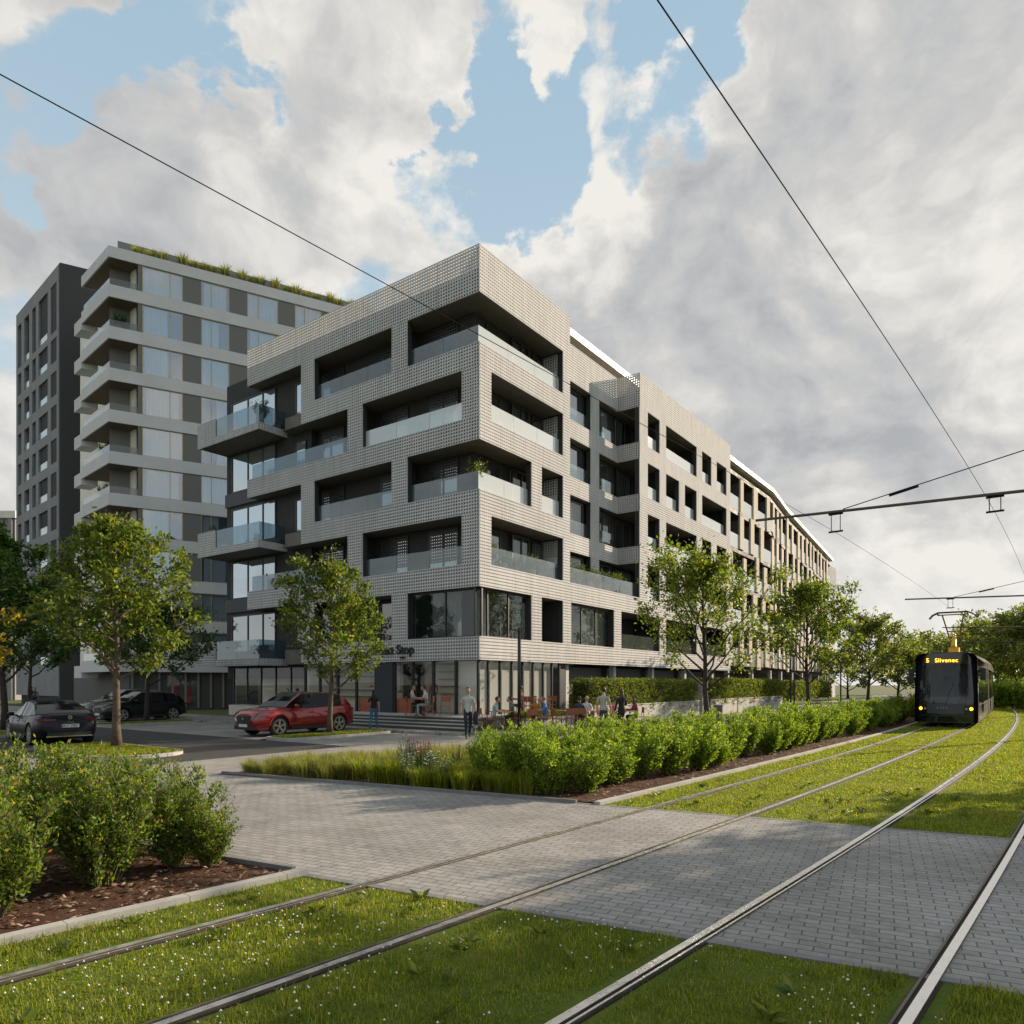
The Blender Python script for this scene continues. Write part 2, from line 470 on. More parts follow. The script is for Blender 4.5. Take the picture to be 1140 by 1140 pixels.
# darker edge course on both sides of the crossing, a real 2 cm upstand over the lawn
for f, sg in ((sL, -1), (sU, 1)):
    a, b = W(f(-27), -27), W(f(-13.2), -13.2)
    nrm = AU*(.09*sg)
    e = MB(); vs = [a, b, b+nrm, a+nrm]
    pb.add([v+Vector((0, 0, .015)) for v in vs]+[v+Vector((0, 0, -.05)) for v in vs],
           [(0, 1, 2, 3), (0, 4, 5, 1), (1, 5, 6, 2), (2, 6, 7, 3), (3, 7, 4, 0)], 1)
M_edge = pm('edge_course', (.17, .17, .17), .8, 0, .15, 5, .2, 60)
struct('paved_path', pb, [M_pave, M_edge])

BACK = [(-15.35, -4.85), (-9, -6.2), (-3, -8.0), (6, -9.0), (40, -9.2), (110, -4.5)]
pz = MB()
poly(pz, [(sU(-4.85), -4.85)]+BACK[1:]+[(110, 1.5), (66, -1), (40, -1.9), (-3.6, -1.9), (sU(-1.9), -1.9)], .014)
q_ = [W(-3.6, -1.9), W(-.1, -1.9), W(-.1, 60), W(-3.6, 60)]; pz.prism([(v.x, v.y) for v in q_], -.1, .10)
poly(pz, [(-9.0, 2.9), (-3.6, 2.9), (-3.6, 60), (-9.0, 60)], .012)
poly(pz, [(-9.0, -1.9), (-3.6, -1.9), (-3.6, 1.3), (-9.0, 1.3)], .012)
struct('pavement', pz, M_plaza)
ab = MB()
poly(ab, [(sU(-1.9), -1.9), (-9.0, -1.9), (-9.0, 75), (sU(75), 75)], .008)
struct('street', ab, M_asph)
# island lawns in the parking rows, with raised kerbs
isl = MB(); ik = MB()
def island(s0, s1, y0, y1, r):
    pts = []
    for cx, cy, a0 in ((s1-r, y1-r, 0), (s0+r, y1-r, 90), (s0+r, y0+r, 180), (s1-r, y0+r, 270)):
        for k in range(6):
            a = R(a0+90*k/5); pts.append((cx+r*math.cos(a), cy+r*math.sin(a)))
    cx, cy = (s0+s1)/2, (y0+y1)/2
    inner = [(cx+(a-cx)*(1-.12/max(abs(s1-s0)/2, .2)), cy+(b-cy)*(1-.12/max(abs(y1-y0)/2, .2))) for a, b in pts]
    nn = len(pts)
    poly(isl, inner, .095)
    vs = [W(a, b, .10) for a, b in pts]+[W(a, b, .10) for a, b in inner]+[W(a, b, -.02) for a, b in pts]
    ik.add(vs, [(i, (i+1) % nn, nn+(i+1) % nn, nn+i) for i in range(nn)]+[(2*nn+i, 2*nn+(i+1) % nn, (i+1) % nn, i) for i in range(nn)])
island(-15.6, -13.1, -.3, 5.0, 1.1)
island(-15.6, -12.9, 11.2, 16.6, 1.0)
island(-8.9, -3.7, 1.3, 2.9, .5)
island(-8.9, -3.7, 15.2, 16.6, .5)
island(-8.9, -3.7, 29.0, 30.6, .5)
struct('island_lawn', isl, M_lawn)
# kerb stones: along both beds (1 m blocks) and the bed ends
def kerb_run(fn, s0, s1, o0, o1, z):
    s_ = s0
    while s_ < s1:
        e = min(s_+.994, s1)
        a, b, c, d_ = fn(s_, o0), fn(e, o0), fn(e, o1), fn(s_, o1)
        up = Vector((0, 0, z)); dn = Vector((0, 0, -.1))
        ik.add([a+dn, b+dn, c+dn, d_+dn, a+up, b+up, c+up, d_+up], [(4, 5, 6, 7), (0, 1, 5, 4), (1, 2, 6, 5), (2, 3, 7, 6), (3, 0, 4, 7)])
        s_ += 1.0
kerb_run(T, -32, -19.75, KERB, KERB+.12, .06)
kerb_run(T, -14.2, 60, KERB, KERB+.12, .06)
struct('kerb', ik, M_conc)
be = MB()   # dark steel edging where the beds meet the path
for (f, sg, y0, y1) in ((sL, -1, -13.0, -8.6), (sU, 1, -13.2, -4.9)):
    a, b = W(f(y0), y0), W(f(y1), y1); nr = AU*(.05*sg)
    vs = [a, b, b+nr, a+nr]
    be.add([v+Vector((0, 0, .07)) for v in vs]+[v+Vector((0, 0, -.1)) for v in vs], [(0, 1, 2, 3), (0, 4, 5, 1), (1, 5, 6, 2), (2, 6, 7, 3), (3, 7, 4, 0)])
struct('bed_edging', be, M_edge)
sb = MB()
k = 24
def clipL(v, sgn, f):
    l = v-C0; s_, y_ = l.dot(AU), l.dot(AV)
    return W(min(s_, f(y_)-.03) if sgn < 0 else max(s_, f(y_)+.03), y_, v.z)
A_ = [clipL(T(-32+i*(12.5)/k, KERB+.1, .02), -1, sL) for i in range(k+1)]
sb.add(A_+[W(sL(-8.6)-.03, -8.6, .02), W(-34, -8.6, .02)], [tuple(range(k+3))])
B_ = [clipL(T(-14.1+i*(114)/60, KERB+.1, .02), 1, sU) for i in range(61)]
sb.add(B_+[W(a, b, .02) for a, b in reversed(BACK)], [tuple(range(61+len(BACK)))])
struct('planting_bed', sb, M_soil)
# bark chips and pebbles
rng = np.random.default_rng(3)
cv = []; cf = []; cm = []
def chips(n, f, smin, smax):
    for i in range(n):
        q = f(); a = random.uniform(0, 6.28); L_ = random.uniform(smin, smax); w_ = L_*random.uniform(.3, .7)
        u = Vector((math.cos(a), math.sin(a), random.uniform(-.35, .35)))*L_; v = Vector((-math.sin(a), math.cos(a), random.uniform(-.3, .3)))*w_
        o = len(cv); z = Vector((0, 0, .012+random.uniform(0, .02)))
        cv.extend([q-u-v+z, q+u-v+z, q+u+v+z, q-u+v+z, q+Vector((0, 0, z.z+L_*.4))])
        cf.extend([(o, o+1, o+4), (o+1, o+2, o+4), (o+2, o+3, o+4), (o+3, o, o+4)])
def bedL():
    while True:
        o_ = random.uniform(KERB+.15, KERB+2.6); s_ = random.uniform(-27, -19.6); q = T(s_, o_, .02); l = q-C0
        if l.dot(AU) < sL(l.dot(AV))-.12: return q
def bedR():
    while True:
        q = T(random.uniform(-14.2, 6), random.uniform(KERB+.15, KERB+2.2), .02); l = q-C0
        if l.dot(AU) > sU(l.dot(AV))+.12: return q
chips(2600, bedL, .012, .035); chips(2200, bedR, .012, .04)
ch = obj('bark_chips', np_mesh('bark_chips', [tuple(v) for v in cv], cf, leaf_mat('chip', [(0, (.05, .025, .015)), (.5, (.15, .08, .05)), (.9, (.28, .18, .12)), (1, (.42, .36, .30))], 0.0, .9)))
tag(ch, kind='stuff')

# ================================================================== rails
M_railtop = pm('polished_rail', (.80, .77, .72), .30, .85, .06, 9.)
M_rust = pm('rusty_rail_side', (.12, .095, .075), .6, .3, .3, 7.)
M_groove = pm('rail_groove', (.02, .015, .012), .8)
RAILS = [(3.13, -1, 'leftmost grooved tram rail, nearest the planted beds'),
         (1.67, 1, 'second tram rail from the left, with a rusty brown stripe'),
         (-.06, -1, 'third tram rail from the left, curving away past the tram'),
         (-1.60, 1, 'rightmost tram rail, widest and palest, running off the right edge')]
for off, inn, lab in RAILS:
    rt = thing('tram_rail', lab, 'rail', T(-20, off), 0, 'tram rails')
    base = T(-20, off)
    def rail_strip(mb, a, b, z, z0=None, m=0):
        k = 210; ss = [-27+i*(147)/k for i in range(k+1)]
        vs = []
        for s_ in ss:
            vs += [T(s_, off+inn*a, z)-base, T(s_, off+inn*b, z)-base]
        o = len(mb.v)
        mb.add(vs, [(2*i, 2*i+2, 2*i+3, 2*i+1) for i in range(k)], m)
        if z0 is not None:
            for side, q in ((0, a), (1, b)):
                w_ = []
                for s_ in ss: w_ += [T(s_, off+inn*q, z)-base, T(s_, off+inn*q, z0)-base]
                mb.add(w_, [(2*i, 2*i+2, 2*i+3, 2*i+1) for i in range(k)], 1)
    hb = MB(); rail_strip(hb, -.038, .024, .030, .004); hb.build('rail_head', [M_railtop, M_rust], rt)
    gb_ = MB(); rail_strip(gb_, .0241, .052, .0145); gb_.build('groove', M_groove, rt)
    lb_ = MB(); rail_strip(lb_, .0522, .070, .028, .004); lb_.build('guard_lip', [M_rust if inn == 1 else M_railtop, M_rust], rt)
    eb = MB(); rail_strip(eb, -.054, -.0382, .010, -.02); rail_strip(eb, .0702, .084, .010, -.02)
    eb.build('rubber_seal', [M_groove, M_groove], rt)
# ================================================================== the apartment house with the perforated bands
HOUSE = thing('apartment_building', 'six storey apartment house with pale perforated bands, dark loggias and a corner cafe', 'building', C0, ROT)
TK = [4.07+3.205*k for k in range(6)]          # tops of the bands (storeys 2..6) and of the sixth opening's lintel line
BH = 1.03; OPH = 3.205-BH
ROOF = 21.14
PITCH = .147
def screen(mb, o, u, n, w, h, depth=.06, hole=.58, m=0, hv=None):
    nu, nv = max(1, round(w/PITCH)), max(1, round(h/PITCH))
    du, dv = w/nu, h/nv; a = (1-hole)/2; c = (1-(hv or hole))/2
    o = Vector(o); u = Vector(u); n = Vector(n); z = Vector((0, 0, 1)); bk = -n*depth
    vs = []; fs = []
    for i in range(nu):
        for j in range(nv):
            q = o+u*(i*du)+z*(j*dv); k = len(vs)
            U, V_ = u*du, z*dv
            i0 = q+U*a+V_*c; i1 = q+U*(1-a)+V_*c; i2 = q+U*(1-a)+V_*(1-c); i3 = q+U*a+V_*(1-c)
            vs += [q, q+U, q+U+V_, q+V_, i0, i1, i2, i3, i0+bk, i1+bk, i2+bk, i3+bk]
            for e in range(4):
                e2 = (e+1) % 4
                fs.append((k+e, k+e2, k+4+e2, k+4+e)); fs.append((k+4+e, k+4+e2, k+8+e2, k+8+e))
    mb.add(vs, fs, m)
    A, B, Cc, D = o, o+u*w, o+u*w+z*h, o+z*h
    for p_, q_ in ((A, B), (B, Cc), (Cc, D), (D, A)):
        mb.quad(p_, q_, q_+bk, p_+bk, m)
def obox(mb, o, u, n, a0, a1, d0, d1, z0, z1, m=0):
    """box in wall space: a along the wall, d depth behind the wall face"""
    o = Vector(o); u = Vector(u); n = Vector(n)
    P = lambda a, d_, z: o+u*a-n*d_+Vector((0, 0, z))
    vs = [P(a0, d0, z0), P(a1, d0, z0), P(a1, d1, z0), P(a0, d1, z0), P(a0, d0, z1), P(a1, d0, z1), P(a1, d1, z1), P(a0, d1, z1)]
    mb.add(vs, [(0, 3, 2, 1), (4, 5, 6, 7), (0, 1, 5, 4), (1, 2, 6, 5), (2, 3, 7, 6), (3, 0, 4, 7)], m)
LEFT = ((0, 0, 0), (0, 1, 0), (-1, 0, 0))
RIGHT = ((0, 0, 0), (1, 0, 0), (0, -1, 0))
RECESS = ((0, 1.53, 0), (1, 0, 0), (0, -1, 0))
SIDE = ((15.85, 0, 0), (0, 1, 0), (-1, 0, 0))
def panel(fr, a0, a1, z0, z1, name, back=True, zb=None):
    o, u, n = fr; mb = MB()
    ks = max(1, round((a1-a0)/2.6)); w_ = (a1-a0)/ks
    for q in range(ks):                                            # separate sheets with open joints
        gap = .007 if ks > 1 else 0
        org = Vector(o)+Vector(u)*(a0+q*w_+(gap if q else 0))+Vector((0, 0, z0)); wd = w_-(gap if q else 0)-(gap if q < ks-1 else 0)
        if fr in (RIGHT, RECESS): screen(mb, org, u, n, wd, z1-z0, .05, .80, 0, .24)
        else: screen(mb, org, u, n, wd, z1-z0)
    if back: obox(mb, o, u, n, a0+.012, a1-.012, .10, .34, z0+.012, (zb or z1)-.012, 1)
    return mb.build(name, [M_screen, M_char], HOUSE)
def balustrade(fr, a0, a1, z, h=.88, inset=.25, mat=None, par=None, pane=2.2):
    o, u, n = fr; mb = MB(); k = max(1, round((a1-a0)/pane)); w = (a1-a0)/k
    for i in range(k):
        obox(mb, o, u, n, a0+i*w+.008, a0+(i+1)*w-.008, inset, inset+.016, z, z+h)
    b = mb.build('balustrade', mat or (M_balL if fr is LEFT else M_bal), par or HOUSE)
    return b
def window(par, fr, a0, a1, z0, z1, depth, mull=(), pane=None, fm=None, curtain=None, fw=.06):
    """frame (part) > pane, curtain (sub-parts)"""
    o, u, n = fr; fb = MB()
    obox(fb, o, u, n, a0, a0+fw, depth-.05, depth+.04, z0, z1); obox(fb, o, u, n, a1-fw, a1, depth-.05, depth+.04, z0, z1)
    obox(fb, o, u, n, a0+fw, a1-fw, depth-.05, depth+.04, z0, z0+fw); obox(fb, o, u, n, a0+fw, a1-fw, depth-.05, depth+.04, z1-fw, z1)
    for q in mull:
        c = a0+(a1-a0)*q; obox(fb, o, u, n, c-fw*.5, c+fw*.5, depth-.05, depth+.04, z0+fw, z1-fw)
    f = fb.build('window', fm or M_frame, par)
    gb_ = MB(); obox(gb_, o, u, n, a0+fw*.5, a1-fw*.5, depth-.005, depth+.005, z0+fw*.5, z1-fw*.5)
    gb_.build('pane', pane or M_pane, f)
    if curtain:
        cb = MB(); c0, c1 = a0+(a1-a0)*curtain[0], a0+(a1-a0)*curtain[1]
        k = max(4, int((c1-c0)/.09)); vs = []
        P = lambda a, d_, z: Vector(o)+Vector(u)*a-Vector(n)*d_+Vector((0, 0, z))
        for i in range(k+1):
            a = c0+(c1-c0)*i/k; d_ = depth+.10+(.03 if i % 2 else 0)+.012*math.sin(i*1.7)
            vs += [P(a, d_, z0+.03), P(a, d_, z1-.03)]
        cb.add(vs, [(2*i, 2*i+2, 2*i+3, 2*i+1) for i in range(k)])
        cb.build('curtain', M_curt, f, True)
    return f

# bands -------------------------------------------------------------
for k in range(5):
    t1 = 12.16 if k in (0, 2, 4) else 17.0
    panel(LEFT, 0.0, t1, TK[k]-BH, TK[k], 'band_screen')
    if k in (0, 1):
        panel(RIGHT, 0.0, 32.4, TK[k]-BH, TK[k], 'band_screen')
    else:
        panel(RIGHT, 0.0, 7.6, TK[k]-BH, TK[k], 'band_screen')
        panel(RECESS, 7.6, 15.85, TK[k]-BH, TK[k], 'band_screen')
        panel(SIDE, 0.0, 1.53, TK[k]-BH, TK[k], 'band_screen', False)
        panel(RIGHT, 15.85, 32.4, TK[k]-BH, TK[k], 'band_screen')
zp = TK[5]-BH
panel(LEFT, 0, 17.0, zp, ROOF, 'parapet_screen', True, 20.1)
panel(RIGHT, 0, 7.6, zp, ROOF, 'parapet_screen', True, 20.1)
panel(RECESS, 7.6, 15.85, zp, ROOF, 'parapet_screen', True, 20.1)
panel(SIDE, 0, 1.53, zp, ROOF, 'parapet_screen', False)
panel(RIGHT, 15.85, 32.4, zp, ROOF, 'parapet_screen', True, 20.1)
# piers -------------------------------------------------------------
def pier(fr, a0, a1, k): panel(fr, a0, a1, TK[k]+.004, TK[k+1]-BH-.004, 'pier_screen')
for k in range(5):
    even = k in (0, 2, 4)
    for a0, a1 in ([(4.34, 5.35), (11.1, 12.16)] if even else [(0.0, .99), (7.41, 8.47)]): pier(LEFT, a0, a1, k)
    rp = {0: [(4.05, 4.93), (6.92, 7.72), (12.5, 13.4), (18.8, 19.8), (25.2, 26.25), (31.4, 32.4)],
          1: [(0.0, .87), (6.92, 7.6), (15.85, 17.0), (18.8, 19.8), (22.0, 23.0), (25.2, 26.25), (31.5, 32.4)],
          2: [(4.05, 4.93), (6.92, 7.6), (15.85, 17.0), (18.8, 19.8), (25.2, 26.25), (28.15, 29.3), (31.5, 32.4)]}
    rp[3] = rp[1]; rp[4] = [q for q in rp[2] if q[0] != 4.05]
    for a0, a1 in rp[k]: pier(RIGHT, a0, a1, k)
    if k >= 1:
        pier(RECESS, 12.5, 13.5, k); pier(RECESS, 7.6, 8.4, k)
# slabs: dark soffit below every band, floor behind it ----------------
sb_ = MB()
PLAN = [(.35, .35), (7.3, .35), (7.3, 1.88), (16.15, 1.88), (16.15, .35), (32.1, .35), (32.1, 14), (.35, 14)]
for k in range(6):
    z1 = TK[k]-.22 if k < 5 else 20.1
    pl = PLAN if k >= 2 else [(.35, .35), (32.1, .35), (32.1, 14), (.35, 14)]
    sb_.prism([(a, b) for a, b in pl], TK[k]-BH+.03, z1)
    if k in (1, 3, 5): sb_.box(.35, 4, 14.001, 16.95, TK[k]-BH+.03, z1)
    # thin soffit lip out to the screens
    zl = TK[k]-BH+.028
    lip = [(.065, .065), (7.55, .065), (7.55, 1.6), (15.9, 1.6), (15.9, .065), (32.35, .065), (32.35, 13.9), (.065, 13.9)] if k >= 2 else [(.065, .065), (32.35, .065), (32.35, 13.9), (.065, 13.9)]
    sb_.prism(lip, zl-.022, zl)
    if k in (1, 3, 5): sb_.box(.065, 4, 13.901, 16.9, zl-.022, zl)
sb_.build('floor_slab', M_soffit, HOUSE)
cap = MB()   # sill strips on the bands
for k in range(5):
    t1 = 12.16 if k in (0, 2, 4) else 17.0
    cap.box(.062, .36, .4, t1-.02, TK[k]-.03, TK[k]-.002)
    if k < 2: cap.box(.062, 32.3, .062, .36, TK[k]-.03, TK[k]-.002)
    else:
        cap.box(.062, 7.5, .062, .36, TK[k]-.03, TK[k]-.002); cap.box(7.7, 15.8, 1.592, 1.88, TK[k]-.03, TK[k]-.002); cap.box(15.92, 32.3, .062, .36, TK[k]-.03, TK[k]-.002)
cap.build_each('sill', M_screen, HOUSE)
# recessed dark walls --------------------------------------------------
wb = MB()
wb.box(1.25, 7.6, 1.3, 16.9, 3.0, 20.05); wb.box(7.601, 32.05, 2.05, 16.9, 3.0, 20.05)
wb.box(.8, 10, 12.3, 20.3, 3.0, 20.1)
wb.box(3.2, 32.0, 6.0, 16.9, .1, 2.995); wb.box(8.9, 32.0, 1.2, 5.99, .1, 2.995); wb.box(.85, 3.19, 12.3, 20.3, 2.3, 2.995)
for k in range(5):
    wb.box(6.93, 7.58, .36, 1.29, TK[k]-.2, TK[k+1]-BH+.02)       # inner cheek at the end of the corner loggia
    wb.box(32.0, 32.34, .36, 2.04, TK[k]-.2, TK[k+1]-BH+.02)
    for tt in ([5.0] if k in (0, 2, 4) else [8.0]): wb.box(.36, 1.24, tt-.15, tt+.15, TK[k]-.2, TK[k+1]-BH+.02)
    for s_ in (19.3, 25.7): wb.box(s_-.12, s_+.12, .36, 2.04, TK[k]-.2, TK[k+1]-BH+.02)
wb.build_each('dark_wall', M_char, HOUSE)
# perforated light cheek screens inside the corner loggia
for k in range(1, 5):
    mb = MB(); fr = ((6.90, 0, 0), (0, 1, 0), (-1, 0, 0))
    screen(mb, (6.90, .36, TK[k]+1.25), (0, 1, 0), (-1, 0, 0), .92, .85, .03, .62)
    obox(mb, *fr, .36, 1.28, .0, .025, TK[k]+.72, TK[k]+1.245)
    mb.build('cheek_screen', [M_screen], HOUSE)
# roof, penthouse ------------------------------------------------------
rb = MB(); rb.box(11.0, 33.5, 2.5, 15.0, 22.55, 22.98)
rb.build('roof', M_white, HOUSE)
rb = MB(); rb.box(11.8, 33, 3.9, 14.0, 20.12, 22.54); rb.build('penthouse_wall', pm('penthouse_brown', (.20, .145, .095), .7, 0, .1, 1.), HOUSE)
# windows ---------------------------------------------------------------
LW = ((1.25, 0, 0), (0, 1, 0), (-1, 0, 0)); RW = ((0, 1.3, 0), (1, 0, 0), (0, -1, 0)); RW2 = ((0, 2.05, 0), (1, 0, 0), (0, -1, 0)); BW = ((.8, 0, 0), (0, 1, 0), (-1, 0, 0))
M_cornerglass = glass_mat('corner_glazing', (.66, .70, .70), (.05, .06, .06), .10, .05, .02, .45)
M_pane2 = glass_mat('window_pane_pale', (.5, .56, .58), (.30, .36, .38), .75, .50)
M_pane3 = glass_mat('window_pane_blind', (.3, .3, .3), (.045, .045, .045), .9, .16)
for k in range(5):
    z0, z1 = TK[k]-.17, TK[k]+2.02
    pl = [M_pane3, M_pane2, M_pane2, M_pane2, M_pane][k]
    window(HOUSE, LW, 2.2, 4.05, z0, z1, -.03, (.5,), pl)
    window(HOUSE, LW, 5.4, 7.35, z0, z1, -.03, (.45,), pl)
    window(HOUSE, LW, 10.1, 11.9, z0, z1, -.03, (.6,), pl)
    window(HOUSE, RW, 2.1, 3.2, z0, z1, -.03, (), M_pane3)
    window(HOUSE, RW, 3.96, 5.44, z0, z1, -.17, (.55,), M_cornerglass, curtain=(.1, .9) if k != 2 else (0, .4))
    window(HOUSE, RW, 5.9, 6.85, z0, z1, -.03, (), M_pane)
    for a0, a1 in ((8.7, 12.1), (13.6, 15.4), (16.4, 18.6), (19.9, 21.7), (23.2, 25.3), (26.4, 28.8), (29.4, 31.6)):
        if k == 0 and a0 in (16.4, 23.2): continue
        cu_ = [None, (0, .42), None, (.5, 1.), (.05, .95)][(int(a0)*3+k*2) % 5]
        window(HOUSE, RW2, a0, a1, z0, z1, -.17 if cu_ else -.03, (.5,), M_cornerglass if cu_ else [M_pane3, M_pane2, M_pane, M_pane3][(int(a0)+k) % 4], curtain=cu_)
    for a0, a1 in ((2.2, 4.05), (5.4, 7.35), (10.1, 11.9)):      # added dark grids imitating the perforated band mirrored in the glass
            if k < 1: continue
            ss_ = MB(); lo = TK[k]+(1.15 if (k+int(a0)) % 3 else .5)
            screen(ss_, (1.14, a0+.06, lo), (0, 1, 0), (-1, 0, 0), a1-a0-.12, TK[k]+1.97-lo, .012, .60)
            ss_.build('reflection_grid', M_frame, HOUSE)
    # glazed bay at the far end of the shaded front
    window(HOUSE, BW, 15.4, 19.7, TK[k]-.2, TK[k]+2.0, -.03, (.28, .62), M_pane2 if k else M_pane)
    window(HOUSE, BW, 12.7, 13.6, TK[k]-.1, TK[k]+1.7, -.03, (), M_pane2 if k > 1 else M_pane3)
# closed corner glazing on the second storey
zz0, zz1 = TK[0]+.004, TK[1]-BH-.03
window(HOUSE, LEFT, .06, 4.30, zz0, zz1, .30, (.5,), M_cornerglass, curtain=(.30, .72))
window(HOUSE, RIGHT, .06, 4.03, zz0, zz1, .30, (.22, .62), M_cornerglass, curtain=(.04, .3))
window(HOUSE, RIGHT, 7.74, 12.48, zz0, zz1, .34, (.33, .66), M_cornerglass, curtain=(.4, .9))
# glass balustrades -----------------------------------------------------
for k in range(5):
    if k in (2, 4):
        balustrade(LEFT, .255, 4.34, TK[k]); balustrade(LEFT, 5.35, 11.1, TK[k])
        balustrade(RIGHT, .255, 4.05 if k == 2 else 6.9, TK[k])
        if k == 2: balustrade(RIGHT, 4.93, 6.9, TK[k])
    if k in (1, 3):
        m = M_balclear if k == 1 else M_bal
        balustrade(LEFT, .99, 7.41, TK[k], mat=m); balustrade(LEFT, 8.47, 16.9, TK[k])
        balustrade(RIGHT, .87, 6.9, TK[k], mat=m)
    if k >= 2:
        balustrade(RECESS, 8.4, 12.5, TK[k], mat=M_balclear); balustrade(RECESS, 13.5, 15.85, TK[k], mat=M_balclear)
    if k == 1:
        balustrade(RIGHT, 7.65, 15.8, TK[k], mat=M_balclear)
    ops = [(17.0, 18.8), (19.8, 25.2), (26.25, 28.15), (29.3, 31.5)] if k in (2, 4) else [(17.0, 18.8), (19.8, 22.0), (23.0, 25.2), (26.25, 31.5)]
    if k == 0: ops = [(13.4, 18.8), (19.8, 25.2), (26.25, 31.4)]
    for a0, a1 in ops: balustrade(RIGHT, a0, a1, TK[k], mat=M_balclear if k == 0 else None)
# balconies at the far end of the shaded front ----------------------------
for k in (0, 2, 4):
    zt = TK[k]-.72
    b = MB(); BF = ((-1.04, 0, 0), (0, 1, 0), (-1, 0, 0)); BS = ((-1.04, 14.4, 0), (1, 0, 0), (0, -1, 0))
    b.box(-.97, .79, 14.47, 20.35, zt-.33, zt)
    bal = b.build('balcony', M_soffit, HOUSE)
    s1 = MB(); screen(s1, (-1.04, 14.4, zt-.36), (0, 1, 0), (-1, 0, 0), 4.2, .38); screen(s1, (-1.04, 14.4, zt-.36), (1, 0, 0), (0, -1, 0), 1.83, .38)
    screen(s1, (-1.04, 18.6, zt-.36), (0, 1, 0), (-1, 0, 0), 1.8, 1.42)
    s1.box(-.975, -.90, 18.62, 20.38, zt+.002, zt+1.04, 1)
    s1.build('fascia_screen', [M_screen, M_char], bal)
    g1 = MB(); obox(g1, *BF, 14.46, 16.5, .06, .075, zt+.002, zt+1.05); obox(g1, *BF, 16.52, 18.58, .06, .075, zt+.002, zt+1.05); obox(g1, *BS, .09, 1.78, .06, .075, zt+.002, zt+1.05)
    g1.build('balustrade', M_balL, bal)
cb = MB()      # charcoal spandrels of the bay
for k in range(1, 5): cb.box(.70, .798, 14.9, 20.35, TK[k]-1.0, TK[k]-.22)
cb.build_each('bay_spandrel', pm('graphite_panel', (.028, .031, .036), .5), HOUSE)
# ground floor: cafe ------------------------------------------------------
FL = .60
cf_ = MB()
cf_.box(-1.0, 8.6, -1.2, 12.2, .02, FL)
cf_.build('cafe_floor', M_conc, HOUSE)
cl_ = MB(); cl_.box(.36, 8.6, .36, 12.1, 2.985, 3.005); cl_.build('cafe_ceiling', M_white, HOUSE)
iw = MB(); iw.box(1.9, 2.05, 1.9, 4.3, FL, 2.99); iw.box(1.9, 2.05, 6.6, 11.99, FL, 2.99); iw.box(3.0, 8.88, 5.8, 5.99, FL, 2.99); iw.box(.4, 2.99, 12.0, 12.19, FL, 2.99); iw.build_each('interior_wall', M_cream, HOUSE)
ms = MB()
for s_ in (.0, .866, 1.74, 2.65, 3.53, 4.4, 5.3, 6.1, 6.8): ms.box(max(.12, s_-.04), max(.2, s_+.04), .12, .24, FL, 3.035)
for t_ in (1.46, 2.81, 4.12, 5.3): ms.box(.12, .24, t_-.06, t_+.06, FL, 3.035)
for t_ in (6.6, 8.0, 9.4, 10.8, 12.0): ms.box(.12, .24, t_-.06, t_+.06, FL, 3.035)
ms.build_each('mullion', M_black, HOUSE)
sg_ = MB(); sg_.box(.245, 6.8, .17, .19, FL, 3.03); sg_.box(.17, .19, .245, 5.3, FL, 3.03); sg_.box(.17, .19, 6.6, 12.0, FL, 3.03)
sg_.build_each('shop_window', M_shop, HOUSE)
dp = MB(); dp.box(.08, .3, 5.36, 6.54, FL, 3.03); dp.box(6.86, 7.6, .3, .5, FL, 3.03); dp.build_each('dark_panel', pm('blue_black_panel', (.018, .024, .034), .45), HOUSE)
op = MB(); op.box(.26, .3, 4.2, 5.24, FL, 1.28); op.box(.26, .3, 6.66, 7.94, FL, 1.28); op.build_each('orange_counter', M_orange, HOUSE)
ct = MB(); vs = []
for i in range(60):
    a = .45+i*6.2/59; vs += [(a, .42+(.07 if i % 2 else 0), FL+.02), (a, .42+(.07 if i % 2 else 0), 2.98)]
ct.add(vs, [(2*i, 2*i+2, 2*i+3, 2*i+1) for i in range(59)])
vs = []
for i in range(16):
    a = .45+i*1.1/15; vs += [(.42+(.07 if i % 2 else 0), a, FL+.02), (.42+(.07 if i % 2 else 0), a, 2.98)]
ct.add(vs, [(2*i, 2*i+2, 2*i+3, 2*i+1) for i in range(15)])
ct.build('curtain', M_curt, HOUSE, True)
sh = MB()
for z in (1.3, 1.65, 2.0, 2.35, 2.7): sh.box(1.62, 1.89, 7.1, 11.6, z, z+.03); sh.box(1.66, 1.89, 2.0, 3.9, z+.2, z+.225)
for z in (1.5, 1.75, 2.0, 2.25, 2.5, 2.75): sh.box(3.25, 7.0, 5.45, 5.78, z, z+.03)
for i in range(70):
    t_ = random.uniform(6.2, 11.7); z = random.choice((1.33, 1.68, 2.03, 2.38)); sh.box(2.64, 2.8, t_, t_+random.uniform(.05, .2), z, z+random.uniform(.08, .25), random.choice((1, 2, 0)))
sh.build_each('shelf', M_wood, HOUSE)
# far ground-floor shop window under the bay
window(HOUSE, BW, 12.7, 19.6, .75, 2.95, .03, (.2, .4, .6, .8), M_shop)
gi = MB(); gi.box(3.0, 3.15, 12.4, 20.0, .1, 2.29); gi.box(.86, 3.0, 12.35, 20.2, .1, .7); gi.build_each('interior_wall', M_cream, HOUSE)
